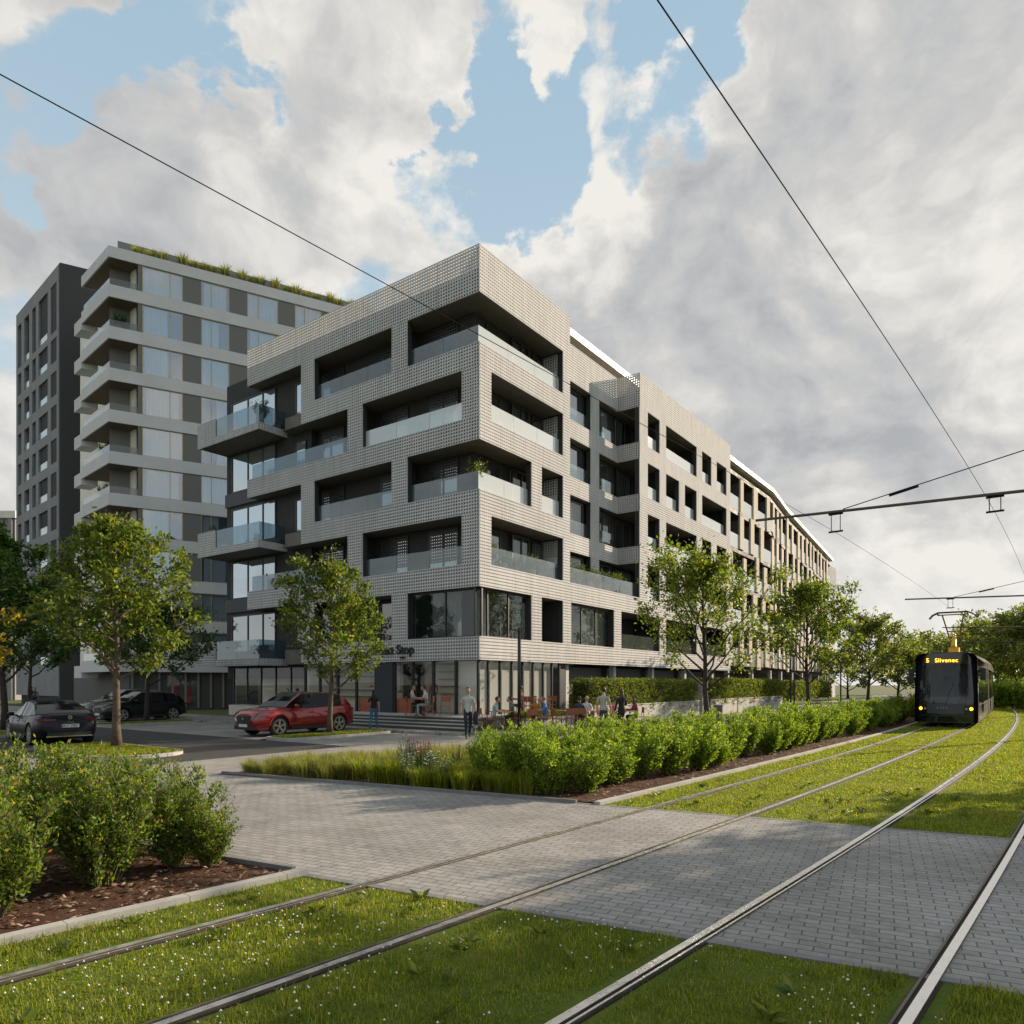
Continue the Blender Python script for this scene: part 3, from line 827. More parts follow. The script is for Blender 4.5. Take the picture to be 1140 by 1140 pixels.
# podium, steps
st = MB()
for i in range(4): st.box(-1.0-.34*(3-i)-.0-.6, -1.0, -1.5, 12.0, .10+.0001*i, .12+.12*(i+1)+.001*(i == 3))
st.box(-1.0, 9.0, -2.05, -1.2, .02, FL-.002)
st.build('steps', pm('step_tread', (.36, .345, .32), .85, 0, .1, 3), HOUSE)
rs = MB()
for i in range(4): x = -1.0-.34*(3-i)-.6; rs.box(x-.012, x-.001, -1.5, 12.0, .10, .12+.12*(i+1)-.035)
rs.build_each('riser_shade', pm('riser_shade_tone', (.06, .06, .062), .8), HOUSE)  # thin dark plates that paint shade onto the fronts of the pale steps
# recessed garden-floor front: pale columns and dark wall panels
gc = MB()
for s_ in (7.75, 13.1, 18.4, 23.8, 29.2): gc.box(s_, s_+.3, .35, .65, .02, 3.03)
gc.build_each('column', M_screen, HOUSE)
gw = MB()
for a0, a1 in ((9.0, 12.9), (13.6, 18.2), (19, 23.6), (24.4, 29.0)): gw.box(a0, a1, 1.08, 1.19, .5, 2.9)
gw.build_each('garage_panel', pm('grey_panel', (.10, .105, .11), .5), HOUSE)

def text_mesh(body, size, ext, bold=False, space=1.0):
    cu = bpy.data.curves.new('lettering', 'FONT'); cu.body = body; cu.size = size; cu.extrude = ext; cu.align_x = 'LEFT'
    cu.space_character = space
    if bold: cu.offset = size*.007
    o = bpy.data.objects.new('lettering', cu); COL.objects.link(o)
    dg = bpy.context.evaluated_depsgraph_get(); dg.update()
    me = bpy.data.meshes.new_from_object(o.evaluated_get(dg))
    bpy.data.objects.remove(o); bpy.data.curves.remove(cu)
    return me
def text(body, size, mat, par, M, ext=.02, bold=True, name='lettering', space=1.0):
    me = text_mesh(body, size, ext, bold, space); me.materials.clear(); me.materials.append(mat)
    me.transform(M); return obj(name, me, par)
def axes(o, x, y):
    x = Vector(x).normalized(); y = Vector(y).normalized(); z = x.cross(y)
    return Matrix(((x.x, y.x, z.x, o[0]), (x.y, y.y, z.y, o[1]), (x.z, y.z, z.z, o[2]), (0, 0, 0, 1)))
SIGN = thing('shop_sign', 'black lettering reading Next Stop on the lowest perforated band', 'sign', W(-.06, 6.2, 3.4), ROT)
text('Next Stop', .62, M_black, SIGN, axes((0, .25, 0), (0, -1, 0), (0, 0, 1)), .03)
text('coffee', .15, M_black, SIGN, axes((0, -1.45, -.22), (0, -1, 0), (0, 0, 1)), .02, name='small_lettering')

# ================================================================== the beige house with staggered upright panels
BG = thing('apartment_building', 'long curved beige apartment house with staggered upright panels and white roof edge', 'building', C0, ROT)
M_beige = pm('beige_panel', (.50, .45, .37), .9, 0, .07, 1., spec=.15)
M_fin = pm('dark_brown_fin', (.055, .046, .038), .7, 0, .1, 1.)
PL = [(32.5, .5), (45.5, .5), (54, 1.45), (66, 2.4), (90, 4.3)]
def plpt(L_):
    for (a, b) in zip(PL[:-1], PL[1:]):
        d_ = math.hypot(b[0]-a[0], b[1]-a[1])
        if L_ <= d_ or b == PL[-1]:
            f = L_/d_; ux, uy = (b[0]-a[0])/d_, (b[1]-a[1])/d_
            return (a[0]+ux*L_, a[1]+uy*L_), (ux, uy)
        L_ -= d_
tot = sum(math.hypot(b[0]-a[0], b[1]-a[1]) for a, b in zip(PL[:-1], PL[1:]))
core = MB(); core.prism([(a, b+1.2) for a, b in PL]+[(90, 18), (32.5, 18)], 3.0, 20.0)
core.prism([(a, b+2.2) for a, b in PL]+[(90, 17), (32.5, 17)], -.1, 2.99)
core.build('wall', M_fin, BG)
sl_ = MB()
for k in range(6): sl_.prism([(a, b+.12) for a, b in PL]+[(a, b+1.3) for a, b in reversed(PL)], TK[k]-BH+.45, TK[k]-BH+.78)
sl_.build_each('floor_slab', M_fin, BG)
rf = MB(); rf.prism([(a, b-.25) for a, b in PL]+[(90.5, 18), (32.5, 18)], 20.25, 20.62); rf.build('roof', M_white, BG)
rnd = random.Random(5); FARP = {}
for k in range(5):
    z0, z1 = TK[k]-BH+.5, TK[k]+OPH+.5-.02
    pbm = MB(); gbm = MB(); wbm = MB(); L_ = rnd.uniform(.0, 1.2)
    while L_ < tot-2:
        w = rnd.choice((.8, 1.0, 1.2)); ow = rnd.choice((1.5, 1.9, 2.8))
        (x, y), (ux, uy) = plpt(L_)
        fr = ((x, y, 0), (ux, uy, 0), (uy, -ux, 0))
        zo = rnd.choice((0, .0, .35, -.3))
        obox(pbm, *fr, 0, w, 0, .14, z0+zo, z1+min(zo, .3)); obox(pbm, *fr, 0, .12, .141, 1.0, z0, z1-.4, 1)
        obox(gbm, *fr, w+.03, w+ow-.03, .12, .14, z0+.3, z0+1.5)
        obox(wbm, *fr, w+.1, w+ow-.1, 1.12, 1.19, z0+.4, z1-.6)
        L_ += w+ow
    for m_, nm, mt in ((pbm, 'upright_panel', [M_beige, M_fin]), (gbm, 'balustrade', M_bal), (wbm, 'window', M_pane3)):
        per = 16 if nm == 'upright_panel' else 8                  # vertices per panel
        cut = min(len(m_.v), per*19)
        a_, z_ = MB(), MB()
        for dst, keep in ((a_, True), (z_, False)):
            dst.v = list(m_.v); sel = [i for i, f in enumerate(m_.f) if (f[0] < cut) == keep]
            dst.f = [m_.f[i] for i in sel]; dst.m = [m_.m[i] for i in sel]
        st0 = [m_.f[i] for i in range(len(m_.f))]
        for q in range(0, cut, per):
            b_ = MB(); b_.v = m_.v[q:q+per]; b_.f = [[i-q for i in f] for f in m_.f if q <= f[0] < q+per]; b_.m = [m_.m[i] for i, f in enumerate(m_.f) if q <= f[0] < q+per]; b_.build(nm, mt, BG)
        FARP.setdefault(nm, (MB(), mt)); fm = FARP[nm][0]; o_ = len(fm.v)
        fm.v += m_.v[cut:]; fm.m += [m_.m[i] for i, f in enumerate(m_.f) if f[0] >= cut]; fm.f += [[i-cut+o_ for i in f] for f in m_.f if f[0] >= cut]
for nm, (m_, mt) in FARP.items():
    if m_.f: tag(m_.build(nm, mt, BG), kind='stuff')
cm = MB()
for i in range(9):
    (x, y), _ = plpt(2+i*6.5); cm.box(x, x+.3, y+.4, y+.7, -.1, 3.3)
cm.build_each('column', M_screen, BG)
# white house at the far end
FE = thing('apartment_building', 'small white house end behind the beige building, farthest along the tracks', 'building', W(92, 5.2), ROT)
fe = MB(); screen(fe, (0, 0, 15.6), (1, 0, 0), (0, -1, 0), 5.5, 4.6, .06); screen(fe, (0, 0, 15.6), (0, 1, 0), (-1, 0, 0), 5, 4.6, .06); fe.build('parapet_screen', M_screen, FE)
fe = MB(); fe.box(.1, 5.4, .1, 14, -.1, 19.8); fe.build('wall', M_screen, FE)
fe = MB()
for k in range(5): fe.box(.6, 4.9, -.03, .099, 2.2+k*3.1, 4.0+k*3.1)
fe.build_each('window', M_pane, FE)
# ================================================================== grey tower with wrap-round balconies
T0 = Vector((-30.93, 54.5, 0)); TR = Vector((.8735, .4869, 0)); TL = Vector((-.739, .674, 0))
TR.normalize(); TL.normalize()
NR = Vector((TR.y, -TR.x, 0)); NL = Vector((-TL.y, TL.x, 0))      # outward normals of the two faces
if NL.dot(Vector((0, -1, 0))) < 0: NL = -NL
TOWER = thing('tower_block', 'tall light grey apartment tower with white slab bands and corner balconies', 'building', T0)
M_slab = pm('light_render', (.56, .56, .555), .75, 0, .06, .6)
M_taupe = pm('taupe_panel', (.145, .142, .128), .6, 0, .05, 1.)
M_brownw = pm('brown_soffit', (.15, .11, .08), .7, 0, .1, 1)
M_gold = pm('gold_frame', (.42, .32, .17), .4, .4)
M_tpane = glass_mat('tower_pane', (.88, .93, .97), (.20, .27, .36), .05, .20)
M_bal2 = glass_mat('tower_balustrade', (.72, .74, .72), (.4, .4, .38), .10, .04)
def tp(a, b, z=0): v = TR*a+TL*b; return (v.x, v.y, z)
def tprism(mb, pts, z0, z1, m=0): mb.prism([tp(a, b) for a, b in pts], z0, z1, m)
FR_R = (tp(0, 0), tuple(TR), tuple(NR)); FR_L = (tp(0, 0), tuple(TL), tuple(NL))
ztops = [35.6]+[32.66-3.2*k for k in range(10)]
bn = MB()
for i, zt in enumerate(ztops):
    h = .95 if i else .85
    tprism(bn, [(0, 0), (26, 0), (26, 6.3), (0, 6.3)], zt-h, zt-.001*i)
bn.build_each('slab_band', [M_slab], TOWER)
sf = MB()
for i, zt in enumerate(ztops):
    h = .95 if i else .85
    tprism(sf, [(.12, .12), (2.2, .12), (2.2, 6.2), (.12, 6.2)], zt-h-.02, zt-h-.002)
sf.build_each('soffit', M_brownw, TOWER)
core = MB(); tprism(core, [(2.1, 1.7), (26, 1.7), (26, 14), (2.1, 14)], 3.0, 35.0); tprism(core, [(2.1, 1.0), (2.25, 1.0), (2.25, 1.69), (2.1, 1.69)], 3, 35); core.build_each('core_wall', M_cream, TOWER)
wcols = [(2.3, 5.2), (6.55, 8.7), (10.1, 12.6), (14.0, 16.3), (17.8, 20.4), (21.8, 24.2)]
wproto = None
rnd = random.Random(11)
pn = MB()
for i in range(10):
    z0, z1 = ztops[i+1]+.005, ztops[i]-(.95 if i else .85)-.005
    if z0 < 3.2: continue
    for j, (a0, a1) in enumerate(wcols):
        lowfill = i >= 6 and j in (1,) and i % 2 == 0
        cur = rnd.choice(((0, .95), (.05, .62), (.35, 1), (.0, 1.0), (.1, .9), (.55, 1)))
        window(TOWER, FR_R, a0, a1, z0, z1, .14, (.68,) if j == 0 else (.36,), M_tpane, M_gold, cur, .05)
for q0, q1 in zip([c[1] for c in wcols], [c[0] for c in wcols[1:]]+[25.9]):
    obox(pn, *FR_R, q0+.005, q1-.005, .08, .5, 3.0, 35.0)
obox(pn, *FR_R, 2.0, 2.28, .06, 1.6, 3.0, 35.0)
pn.build_each('taupe_panel', M_taupe, TOWER)
# dark interiors so that the panes do not show the core
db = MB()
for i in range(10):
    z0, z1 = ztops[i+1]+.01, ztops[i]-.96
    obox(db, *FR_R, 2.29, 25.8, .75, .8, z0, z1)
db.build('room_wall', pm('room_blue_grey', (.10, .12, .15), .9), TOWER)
for i in range(10):                                            # corner loggia: glass rail, wall panel, gold door
    z0 = ztops[i+1]
    b_ = MB(); obox(b_, *FR_R, .12, 2.05, .12, .135, z0+.002, z0+.55); obox(b_, *FR_L, .12, 6.1, .12, .135, z0+.002, z0+.55)
    b_.build('balustrade', M_bal2, TOWER)
    d_ = MB(); fr = (tp(2.08, 1.1), tuple(TL), tuple(-TR))
    fr2 = (tp(2.06, 1.75), tuple(TL), tuple(-TR))
    obox(d_, *fr2, .2, 1.1, 0, .05, z0+.01, z0+2.1); obox(d_, *fr2, 2.6, 3.9, 0, .05, z0+.01, z0+2.0)
    dd = d_.build_each('door', M_gold, TOWER)[0]
    g2 = MB(); obox(g2, *fr2, .28, .62, -.02, -.005, z0+.1, z0+2.02); obox(g2, *fr2, .68, 1.02, -.02, -.005, z0+.1, z0+2.02); obox(g2, *fr2, 2.68, 3.2, -.02, -.005, z0+.1, z0+1.92)
    g2.build('pane', M_tpane, dd)
    w2 = MB(); obox(w2, tp(0, 1.72), tuple(TR), tuple(NR), .6, 2.0, 0, .03, z0+.01, z0+2.2); w2.build('loggia_wall', M_taupe, TOWER)
    b2 = MB(); v = [(0, 6.32), (0, 8.1), (1.2, 8.1), (1.2, 6.32)]
    b2.prism([tp(a, b) for a, b in v], z0-.95-.45, z0-.40)
    b2.build('balcony', M_slab, TOWER)
# roof parapet with planting behind
rp = MB(); obox(rp, tp(0, 1.2), tuple(TR), tuple(NR), 1.0, 25.9, 0, .06, 35.59, 36.75); rp.build('roof_screen', pm('grey_mesh', (.20, .20, .195), .7), TOWER)
gf = MB(); tprism(gf, [(1.6, .6), (26, .6), (26, 14), (1.6, 14)], -.1, 2.99)
gf.build('ground_floor_wall', pm('dark_taupe', (.075, .073, .07), .6), TOWER)
fn = MB()
for q in range(26): obox(fn, *FR_R, .6+q*.95, .75+q*.95, .35, .55, .02, 2.95)
obox(fn, *FR_R, 12.0, 13.0, .2, .56, .02, 3.0); obox(fn, *FR_R, 13.05, 22, .3, .58, .02, 2.9)
fn.build_each('upright_fin', pm('shop_fin', (.22, .20, .17), .6), TOWER)
dr = MB(); obox(dr, *FR_R, 4.1, 6.4, .40, .44, .1, 2.7); 
dr.build('shop_door', M_shop, TOWER)
dr = MB(); obox(dr, *FR_R, 4.4, 4.8, .46, .5, .5, 2.0); obox(dr, *FR_R, 5.5, 5.8, .46, .5, .4, 1.6); dr.build_each('red_display', pm('red_display', (.35, .03, .02), .6), TOWER)

# ================================================================== dark tower
D0 = Vector((-42.4, 66.7, 0)); DL = Vector((-.747, .665, 0)).normalized(); DN = Vector((-DL.y, DL.x, 0))
if DN.y > 0: DN = -DN
DARK = thing('tower_block', 'dark anthracite apartment tower with tall narrow window openings, left of the grey tower', 'building', D0)
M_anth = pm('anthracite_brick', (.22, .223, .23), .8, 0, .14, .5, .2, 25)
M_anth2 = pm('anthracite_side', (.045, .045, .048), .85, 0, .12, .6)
def dp_(a, b): v = TR*a+DL*b; return (v.x, v.y)
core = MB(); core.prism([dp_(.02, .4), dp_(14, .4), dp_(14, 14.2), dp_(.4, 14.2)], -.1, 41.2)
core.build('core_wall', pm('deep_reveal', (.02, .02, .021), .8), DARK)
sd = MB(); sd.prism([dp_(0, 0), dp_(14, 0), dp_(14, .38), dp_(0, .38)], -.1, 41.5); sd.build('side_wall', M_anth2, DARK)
FD = ((0, 0, 0), tuple(DL), tuple(DN))
cols = [(1.0, 2.75), (3.69, 6.63), (7.55, 8.75), (9.8, 11.5), (12.6, 13.9)]
wl = MB(); zt = [41.5-1.05-3.2*1.0]
pz_ = [0.385, .999999]
# window zones
rows = [(35.55, 40.1)]+[(34.9-3.2*i-2.25, 34.9-3.2*i) for i in range(10)]
prev = 41.5
for (z0, z1) in rows:
    obox(wl, *FD, .385, 14.5, 0, .5, z1, prev, 0)
    prev = z0
    e = [.385]+[q for c in cols for q in c]+[14.5]
    for a0, a1 in zip(e[0::2], e[1::2]): obox(wl, *FD, a0, a1, .002, .5, z0+.001, z1-.001, 0)
    if prev < 4: break
obox(wl, *FD, .385, 14.5, 0, .5, .8, prev, 0)
wl.build('wall', M_anth, DARK)
for i, (z0, z1) in enumerate(rows):
    if z0 < 2: break
    for j, (a0, a1) in enumerate(cols):
        wb_ = MB(); obox(wb_, *FD, a0+.02, a1-.02, .52, .55, z0+.02, z1-.02); f = wb_.build('window', M_frame, DARK)
        gp = MB(); obox(gp, *FD, a0+.08, a1-.08, .50, .515, z0+.1, z1-.1); gp.build('pane', M_pane2 if (i == 0 and j < 2) else M_pane3, f)
        if j in (0, 1, 3):
            b_ = MB(); obox(b_, *FD, a0+.02, a1-.02, .12, .135, z0+.02, z0+.75); b_.build('balustrade', M_bal, f)
# low grey house at the far left edge
FLW = thing('apartment_building', 'low grey house with cream roof edge at the far left edge', 'building', Vector((-62.9, 90, 0)))
a = MB(); a.box(-16, 0, 0, 14, -.1, 22.9); a.build('wall', pm('mid_grey_wall', (.20, .205, .21), .8, 0, .05, .5), FLW)
a = MB(); a.box(-16.3, .25, -.3, 14, 22.91, 23.8); a.build('roof', M_cream, FLW)
a = MB()
for k in range(6):
    for q in range(5): a.box(-15.5+q*3.1, -13.7+q*3.1, -.04, -.001, 1.5+k*3.5, 3.8+k*3.5)
a.build_each('window', M_pane3, FLW)
a = MB()
for q in range(6): a.box(-16+q*3.1-.25, -16+q*3.1+.25, -.22, -.05, -.1, 22.9)
a.build_each('pilaster', pm('light_pilaster', (.27, .265, .25), .8), FLW)
# ================================================================== vegetation
LEAFT = leaf_mat('tree_leaves', [(0, (.035, .062, .010)), (.35, (.078, .118, .015)), (.7, (.125, .165, .022)), (.95, (.19, .20, .03)), (1, (.27, .20, .04))], .45)
LEAFD = leaf_mat('dark_leaves', [(0, (0.022, 0.050, 0.010)), (.5, (0.042, 0.090, 0.014)), (.92, (0.072, 0.132, 0.022)), (1, (0.216, 0.180, 0.024))], .40)
LEAFY = leaf_mat('yellow_leaves', [(0, (.12, .12, .015)), (.5, (.25, .19, .02)), (1, (.38, .24, .03))], .45)
LEAFS = leaf_mat('shrub_leaves', [(0, (0.072, 0.126, 0.014)), (.5, (0.144, 0.224, 0.022)), (.85, (0.224, 0.294, 0.031)), (1, (0.332, 0.322, 0.042))], .48)
LEAFF = leaf_mat('front_shrub_leaves', [(0, (0.053, 0.094, 0.014)), (.5, (0.107, 0.167, 0.023)), (.9, (0.198, 0.246, 0.035)), (.98, (0.335, 0.275, 0.043)), (1, (0.457, 0.145, 0.072))], .42)
LEAFH = leaf_mat('hedge_leaves', [(0, (0.043, 0.072, 0.010)), (.6, (0.100, 0.130, 0.018)), (1, (0.215, 0.221, 0.033))], .35)
FOREST = leaf_mat('wood_leaves', [(0, (0.071, 0.102, 0.033)), (.5, (0.134, 0.168, 0.048)), (.9, (0.205, 0.225, 0.060)), (1, (0.347, 0.285, 0.060))], .35)
GRASSM = leaf_mat('grass_blades', [(0, (0.093, 0.125, 0.013)), (.5, (0.179, 0.213, 0.018)), (.85, (0.265, 0.281, 0.030)), (1, (0.398, 0.312, 0.100))], .45, .6)
REED = leaf_mat('reed_blades', [(0, (.10, .13, .03)), (.5, (.19, .20, .06)), (1, (.34, .29, .13))], .4, .7)
_t = GRASSM.node_tree; _g = G(_t); _tc = N(_t, 'ShaderNodeTexCoord')
_n = _g.noise(_tc.outputs['Object'], .9, 7, .65); _f = _g.rng(_n, .50, .75, 0., .5)
for _b in [n for n in _t.nodes if n.type in ('BSDF_PRINCIPLED', 'BSDF_TRANSLUCENT')]:
    _i = _b.inputs[0]; _src = _i.links[0].from_socket
    _d = _g.mix(_g.rng(_g.noise(_tc.outputs['Object'], 2.6, 6, .65), .48, .70, 0., .65), _src, (.05, .085, .010) if _b.type == 'BSDF_PRINCIPLED' else (.09, .16, .01))
    LK(_t, _g.mix(_f, _d, (.30, .25, .075) if _b.type == 'BSDF_PRINCIPLED' else (.45, .38, .08)), _i)
BARK = pm('bark', (.095, .068, .048), .9, 0, .35, 9, .6, 30)
BARKD = pm('dark_bark', (.040, .032, .026), .9, 0, .35, 9, .6, 30)
TWIG = pm('twig', (.07, .05, .03), .9, 0, .2, 9)

def leaves(P, D, size, rng, fold=.25, aspect=.55, jit=.35):
    """P (n,3) leaf bases, D (n,3) directions -> two-triangle folded leaves as 4-vertex, 2-face islands"""
    n = len(P)
    D = D/np.linalg.norm(D, axis=1, keepdims=True)
    r = rng.normal(size=(n, 3)); S = np.cross(D, r); S /= np.linalg.norm(S, axis=1, keepdims=True)
    Nn = np.cross(S, D)
    L_ = (size*(1+rng.uniform(-jit, jit, n)))[:, None]
    w = L_*aspect*.5
    V = np.empty((n, 4, 3)); V[:, 0] = P; V[:, 1] = P+D*L_*.5+S*w+Nn*w*fold; V[:, 2] = P+D*L_; V[:, 3] = P+D*L_*.5-S*w+Nn*w*fold
    b = np.arange(n)[:, None]*4
    F = np.concatenate([b+np.array([[0, 1, 2]]), b+np.array([[0, 2, 3]])], 1).reshape(-1, 3)
    return V.reshape(-1, 3), F

def make_tree(name, label, loc, H, rad, clear, nleaf, lsize, seed, lm, bm, trunk_r=.13, density=1., rotz=0., group=None, upright=.55, egg=.55, clump=.14):
    rng = np.random.default_rng(seed); rn = random.Random(seed)
    t = thing(name, label, 'tree', loc, rotz, group)
    mb = MB(); tips = []
    n = 9; pts = []; x = y = 0.
    Ht = H*.86
    for i in range(n+1):
        z = Ht*i/n; pts.append(Vector((x, y, z-.05*(i == 0)))); x += rn.uniform(-.05, .05)*H/8; y += rn.uniform(-.05, .05)*H/8
    rads = [trunk_r*(1.35 if i == 0 else (1-.85*i/n)) for i in range(n+1)]
    mb.tube(pts, rads, 8)
    def trunk_at(z):
        f = max(0, min(n-1e-3, z/Ht*n)); i = int(f); return pts[i].lerp(pts[i+1], f-i)
    def prof(h):   # crown radius at relative height in the crown
        h = min(max(h, 0), 1)
        return (math.sin(math.pi*(h**egg))**.7)*.95+.06 if h < 1 else .05
    NB = int(22*density)
    for i in range(NB):
        f = i/(NB-1)
        zb = clear+(H*.84-clear)*f**1.05
        az = i*2.39996+rn.uniform(-.5, .5)
        up = upright+.45*f+rn.uniform(-.15, .15)
        # branch leaves the trunk and rises; its reach follows the crown profile at its tip
        hz = (zb+ .35*rad*up-clear*.8)/(H-clear*.8)
        Lb = rad*prof(hz)*rn.uniform(.72, 1.12)
        b0 = trunk_at(zb); q = [b0]; d_ = Vector((math.cos(az), math.sin(az), up)).normalized()
        for s_ in range(1, 6):
            d2 = (d_+Vector((rn.uniform(-.22, .22), rn.uniform(-.22, .22), .06*s_+rn.uniform(-.1, .1)))).normalized()
            q.append(q[-1]+d2*Lb/5*1.12)
        r0 = trunk_r*.42*(1-.55*f)
        mb.tube(q, [r0*(1-.82*j/5) for j in range(6)], 5, cap=False)
        for j in range(2, 6):
            for w in range(3 if j < 5 else 4):
                a2 = rn.uniform(0, 6.28); d3 = (q[j]-q[j-1]).normalized()*.7+Vector((math.cos(a2), math.sin(a2), rn.uniform(-.35, .7)))*.8
                l2 = Lb*rn.uniform(.16, .36); e = q[j]+d3.normalized()*l2; mid_ = q[j].lerp(e, .5)+Vector((0, 0, .06*l2))
                mb.tube([q[j], mid_, e], [r0*.28, r0*.18, r0*.07], 3, cap=False)
                tips += [(q[j], mid_, .5), (mid_, e, 1.0), (mid_, e, 1.0)]
    for s_ in range(5):
        a2 = rn.uniform(0, 6.28); e = pts[-1]+Vector((math.cos(a2)*.25*rad*.5, math.sin(a2)*.25*rad*.5, (H-Ht)*rn.uniform(.6, 1.0)))
        mb.tube([pts[-1], e], [trunk_r*.12, trunk_r*.04], 3, cap=False); tips += [(pts[-1], e, 1.), (pts[-1], e, 1.)]
    tr_ = mb.build('trunk', bm, t, True)
    A = np.array([a for a, b, w in tips]); B = np.array([b for a, b, w in tips]); wts = np.array([w for *_, w in tips]); wts /= wts.sum()
    # some twigs carry dense sprays, others almost none: gaps and clumps
    wts = wts*rng.gamma(1.1, 1., len(wts)); wts /= wts.sum()
    idx = rng.choice(len(tips), nleaf, p=wts); f = rng.uniform(0, 1.15, nleaf)[:, None]
    P = A[idx]+(B[idx]-A[idx])*f + rng.normal(size=(nleaf, 3))*clump*np.array([1, 1, .75])*rad/2.6
    cdir = P-np.array([0, 0, clear+.3*(H-clear)]); cdir /= np.linalg.norm(cdir, axis=1, keepdims=True)
    D = rng.normal(size=(nleaf, 3))*.8+cdir*.7+np.array([0, 0, -.15])
    V, F = leaves(P, D, lsize, rng)
    obj('crown', np_mesh('crown', V, F, lm), t)
    return t

def pxt(px, s=None, y=None): pass
TREES = {}
treeA = make_tree('street_tree', 'young tree on the kerbed grass island beside the dark saloon, yellow-green crown', at(130, 21.4, .08), 7.1, 2.45, 2.0, 11000, .15, 21, LEAFT, BARK, .13, 1.1, egg=.62)
treeB = make_tree('street_tree', 'young tree on the grass strip in front of the red car', at(367, 27.2, .08), 7.0, 2.25, 1.6, 8500, .15, 34, LEAFT, BARK, .11, 1., egg=.7)
treeC = make_tree('street_tree', 'dense dark green tree at the left edge of the street', at(6, 30, .08), 8.7, 2.8, 1.9, 12000, .19, 45, LEAFD, BARKD, .14, 1.1)
treeD = make_tree('street_tree', 'dark tree in front of the black car, behind the island tree', at(163, 36, .08), 6.6, 3.0, 1.8, 9000, .19, 52, LEAFD, BARKD, .13, 1.)
treeE = make_tree('street_tree', 'street tree shading the pavement farther down the road at left', at(32, 46, 0), 8.2, 3.0, 2.4, 5000, .26, 53, LEAFD, BARKD, .13, .9)
treeY = make_tree('street_tree', 'yellow leaved tree reaching in at the left edge', at(-72, 20.5, .05), 5.2, 2.1, 1.4, 4200, .16, 66, LEAFY, BARK, .10, .9)
t1 = make_tree('pavement_tree', 'open crowned tree behind the shrub bed, nearest the terrace hedge', at(787, 33.7), 8.7, 4.0, 1.6, 10500, .17, 71, LEAFT, BARKD, .15, 1.1, upright=.75, egg=.7)
t2 = make_tree('pavement_tree', 'middle tree of the three behind the shrub bed', at(900, 49.4), 9.6, 4.1, 1.9, 8500, .24, 83, LEAFT, BARKD, .16, 1.1, upright=.8, egg=.62)
t3 = make_tree('pavement_tree', 'tree just left of the tram, farthest of the three behind the shrub bed', at(966, 64), 8.6, 4.0, 1.8, 8000, .27, 95, FOREST, BARKD, .16, 1., upright=.6)
# trees beyond, left of the tram and on the bank to the right
bank = [('yellowish tree behind the tram, left side', 1000, 78, 6.6, 3.6, 5000, .32), ('low tree beside the far end of the beige building', 944, 96, 6.0, 4.0, 4000, .4),
        ('small tree directly behind the tram roof', 1020, 98, 8.0, 4.4, 4200, .4)]
for i, (lab, px, Y, H, r_, nl, ls) in enumerate(bank):
    make_tree('background_tree', lab, at(px, Y, 0), H, r_, 1.0, nl, ls, 200+i, FOREST if i else LEAFT, BARKD, .16, .8, egg=.7)
wood = [(1052, 108, 8.6, 5.0), (1075, 90, 8.6, 5.0), (1093, 84, 9.0, 4.6), (1112, 78, 8.6, 4.8), (1132, 72, 8.8, 4.8), (1158, 70, 9.5, 5.2), (1190, 66, 9, 5.2), (1098, 120, 12.0, 7), (1140, 112, 12., 7), (1035, 135, 10.0, 7)]
lab = ['hazy tree just right of the pantograph', 'bank tree right of the tram roof', 'broad bank tree beside the second catenary beam', 'tall bank tree over the far tram mast',
       'leafy bank tree at the right edge of the picture', 'bank tree cut by the right edge', 'bank tree beyond the right edge', 'tree at the back of the wood on the bank', 'tallest tree at the back of the wood, right edge', 'farthest tree behind the pantograph']
wt = []
for i, (px, Y, H, r_) in enumerate(wood):
    wt.append(make_tree('bank_tree', lab[i], at(px, Y, .3), H, r_, .8, 6000, .36, 300+i, FOREST, BARKD, .2, .8, group='trees on the bank right of the tracks', egg=.75))

# shade trees standing right of the tracks beside the photographer, out of the frame
for i, (x, y, H, r_) in enumerate([(15.6, 11.3, 9.0, 3.3), (18.3, 14.2, 9.5, 3.5), (20.4, 17.0, 9.0, 3.2), (22.0, 11.5, 10, 3.6)]):
    make_tree('trackside_tree', 'trackside tree on the right of the rails, outside the picture', Vector((x, y, 0)), H, r_, 2., 9000, .26, 400+i, LEAFT, BARKD, .16, 1., group='trackside trees on the right')

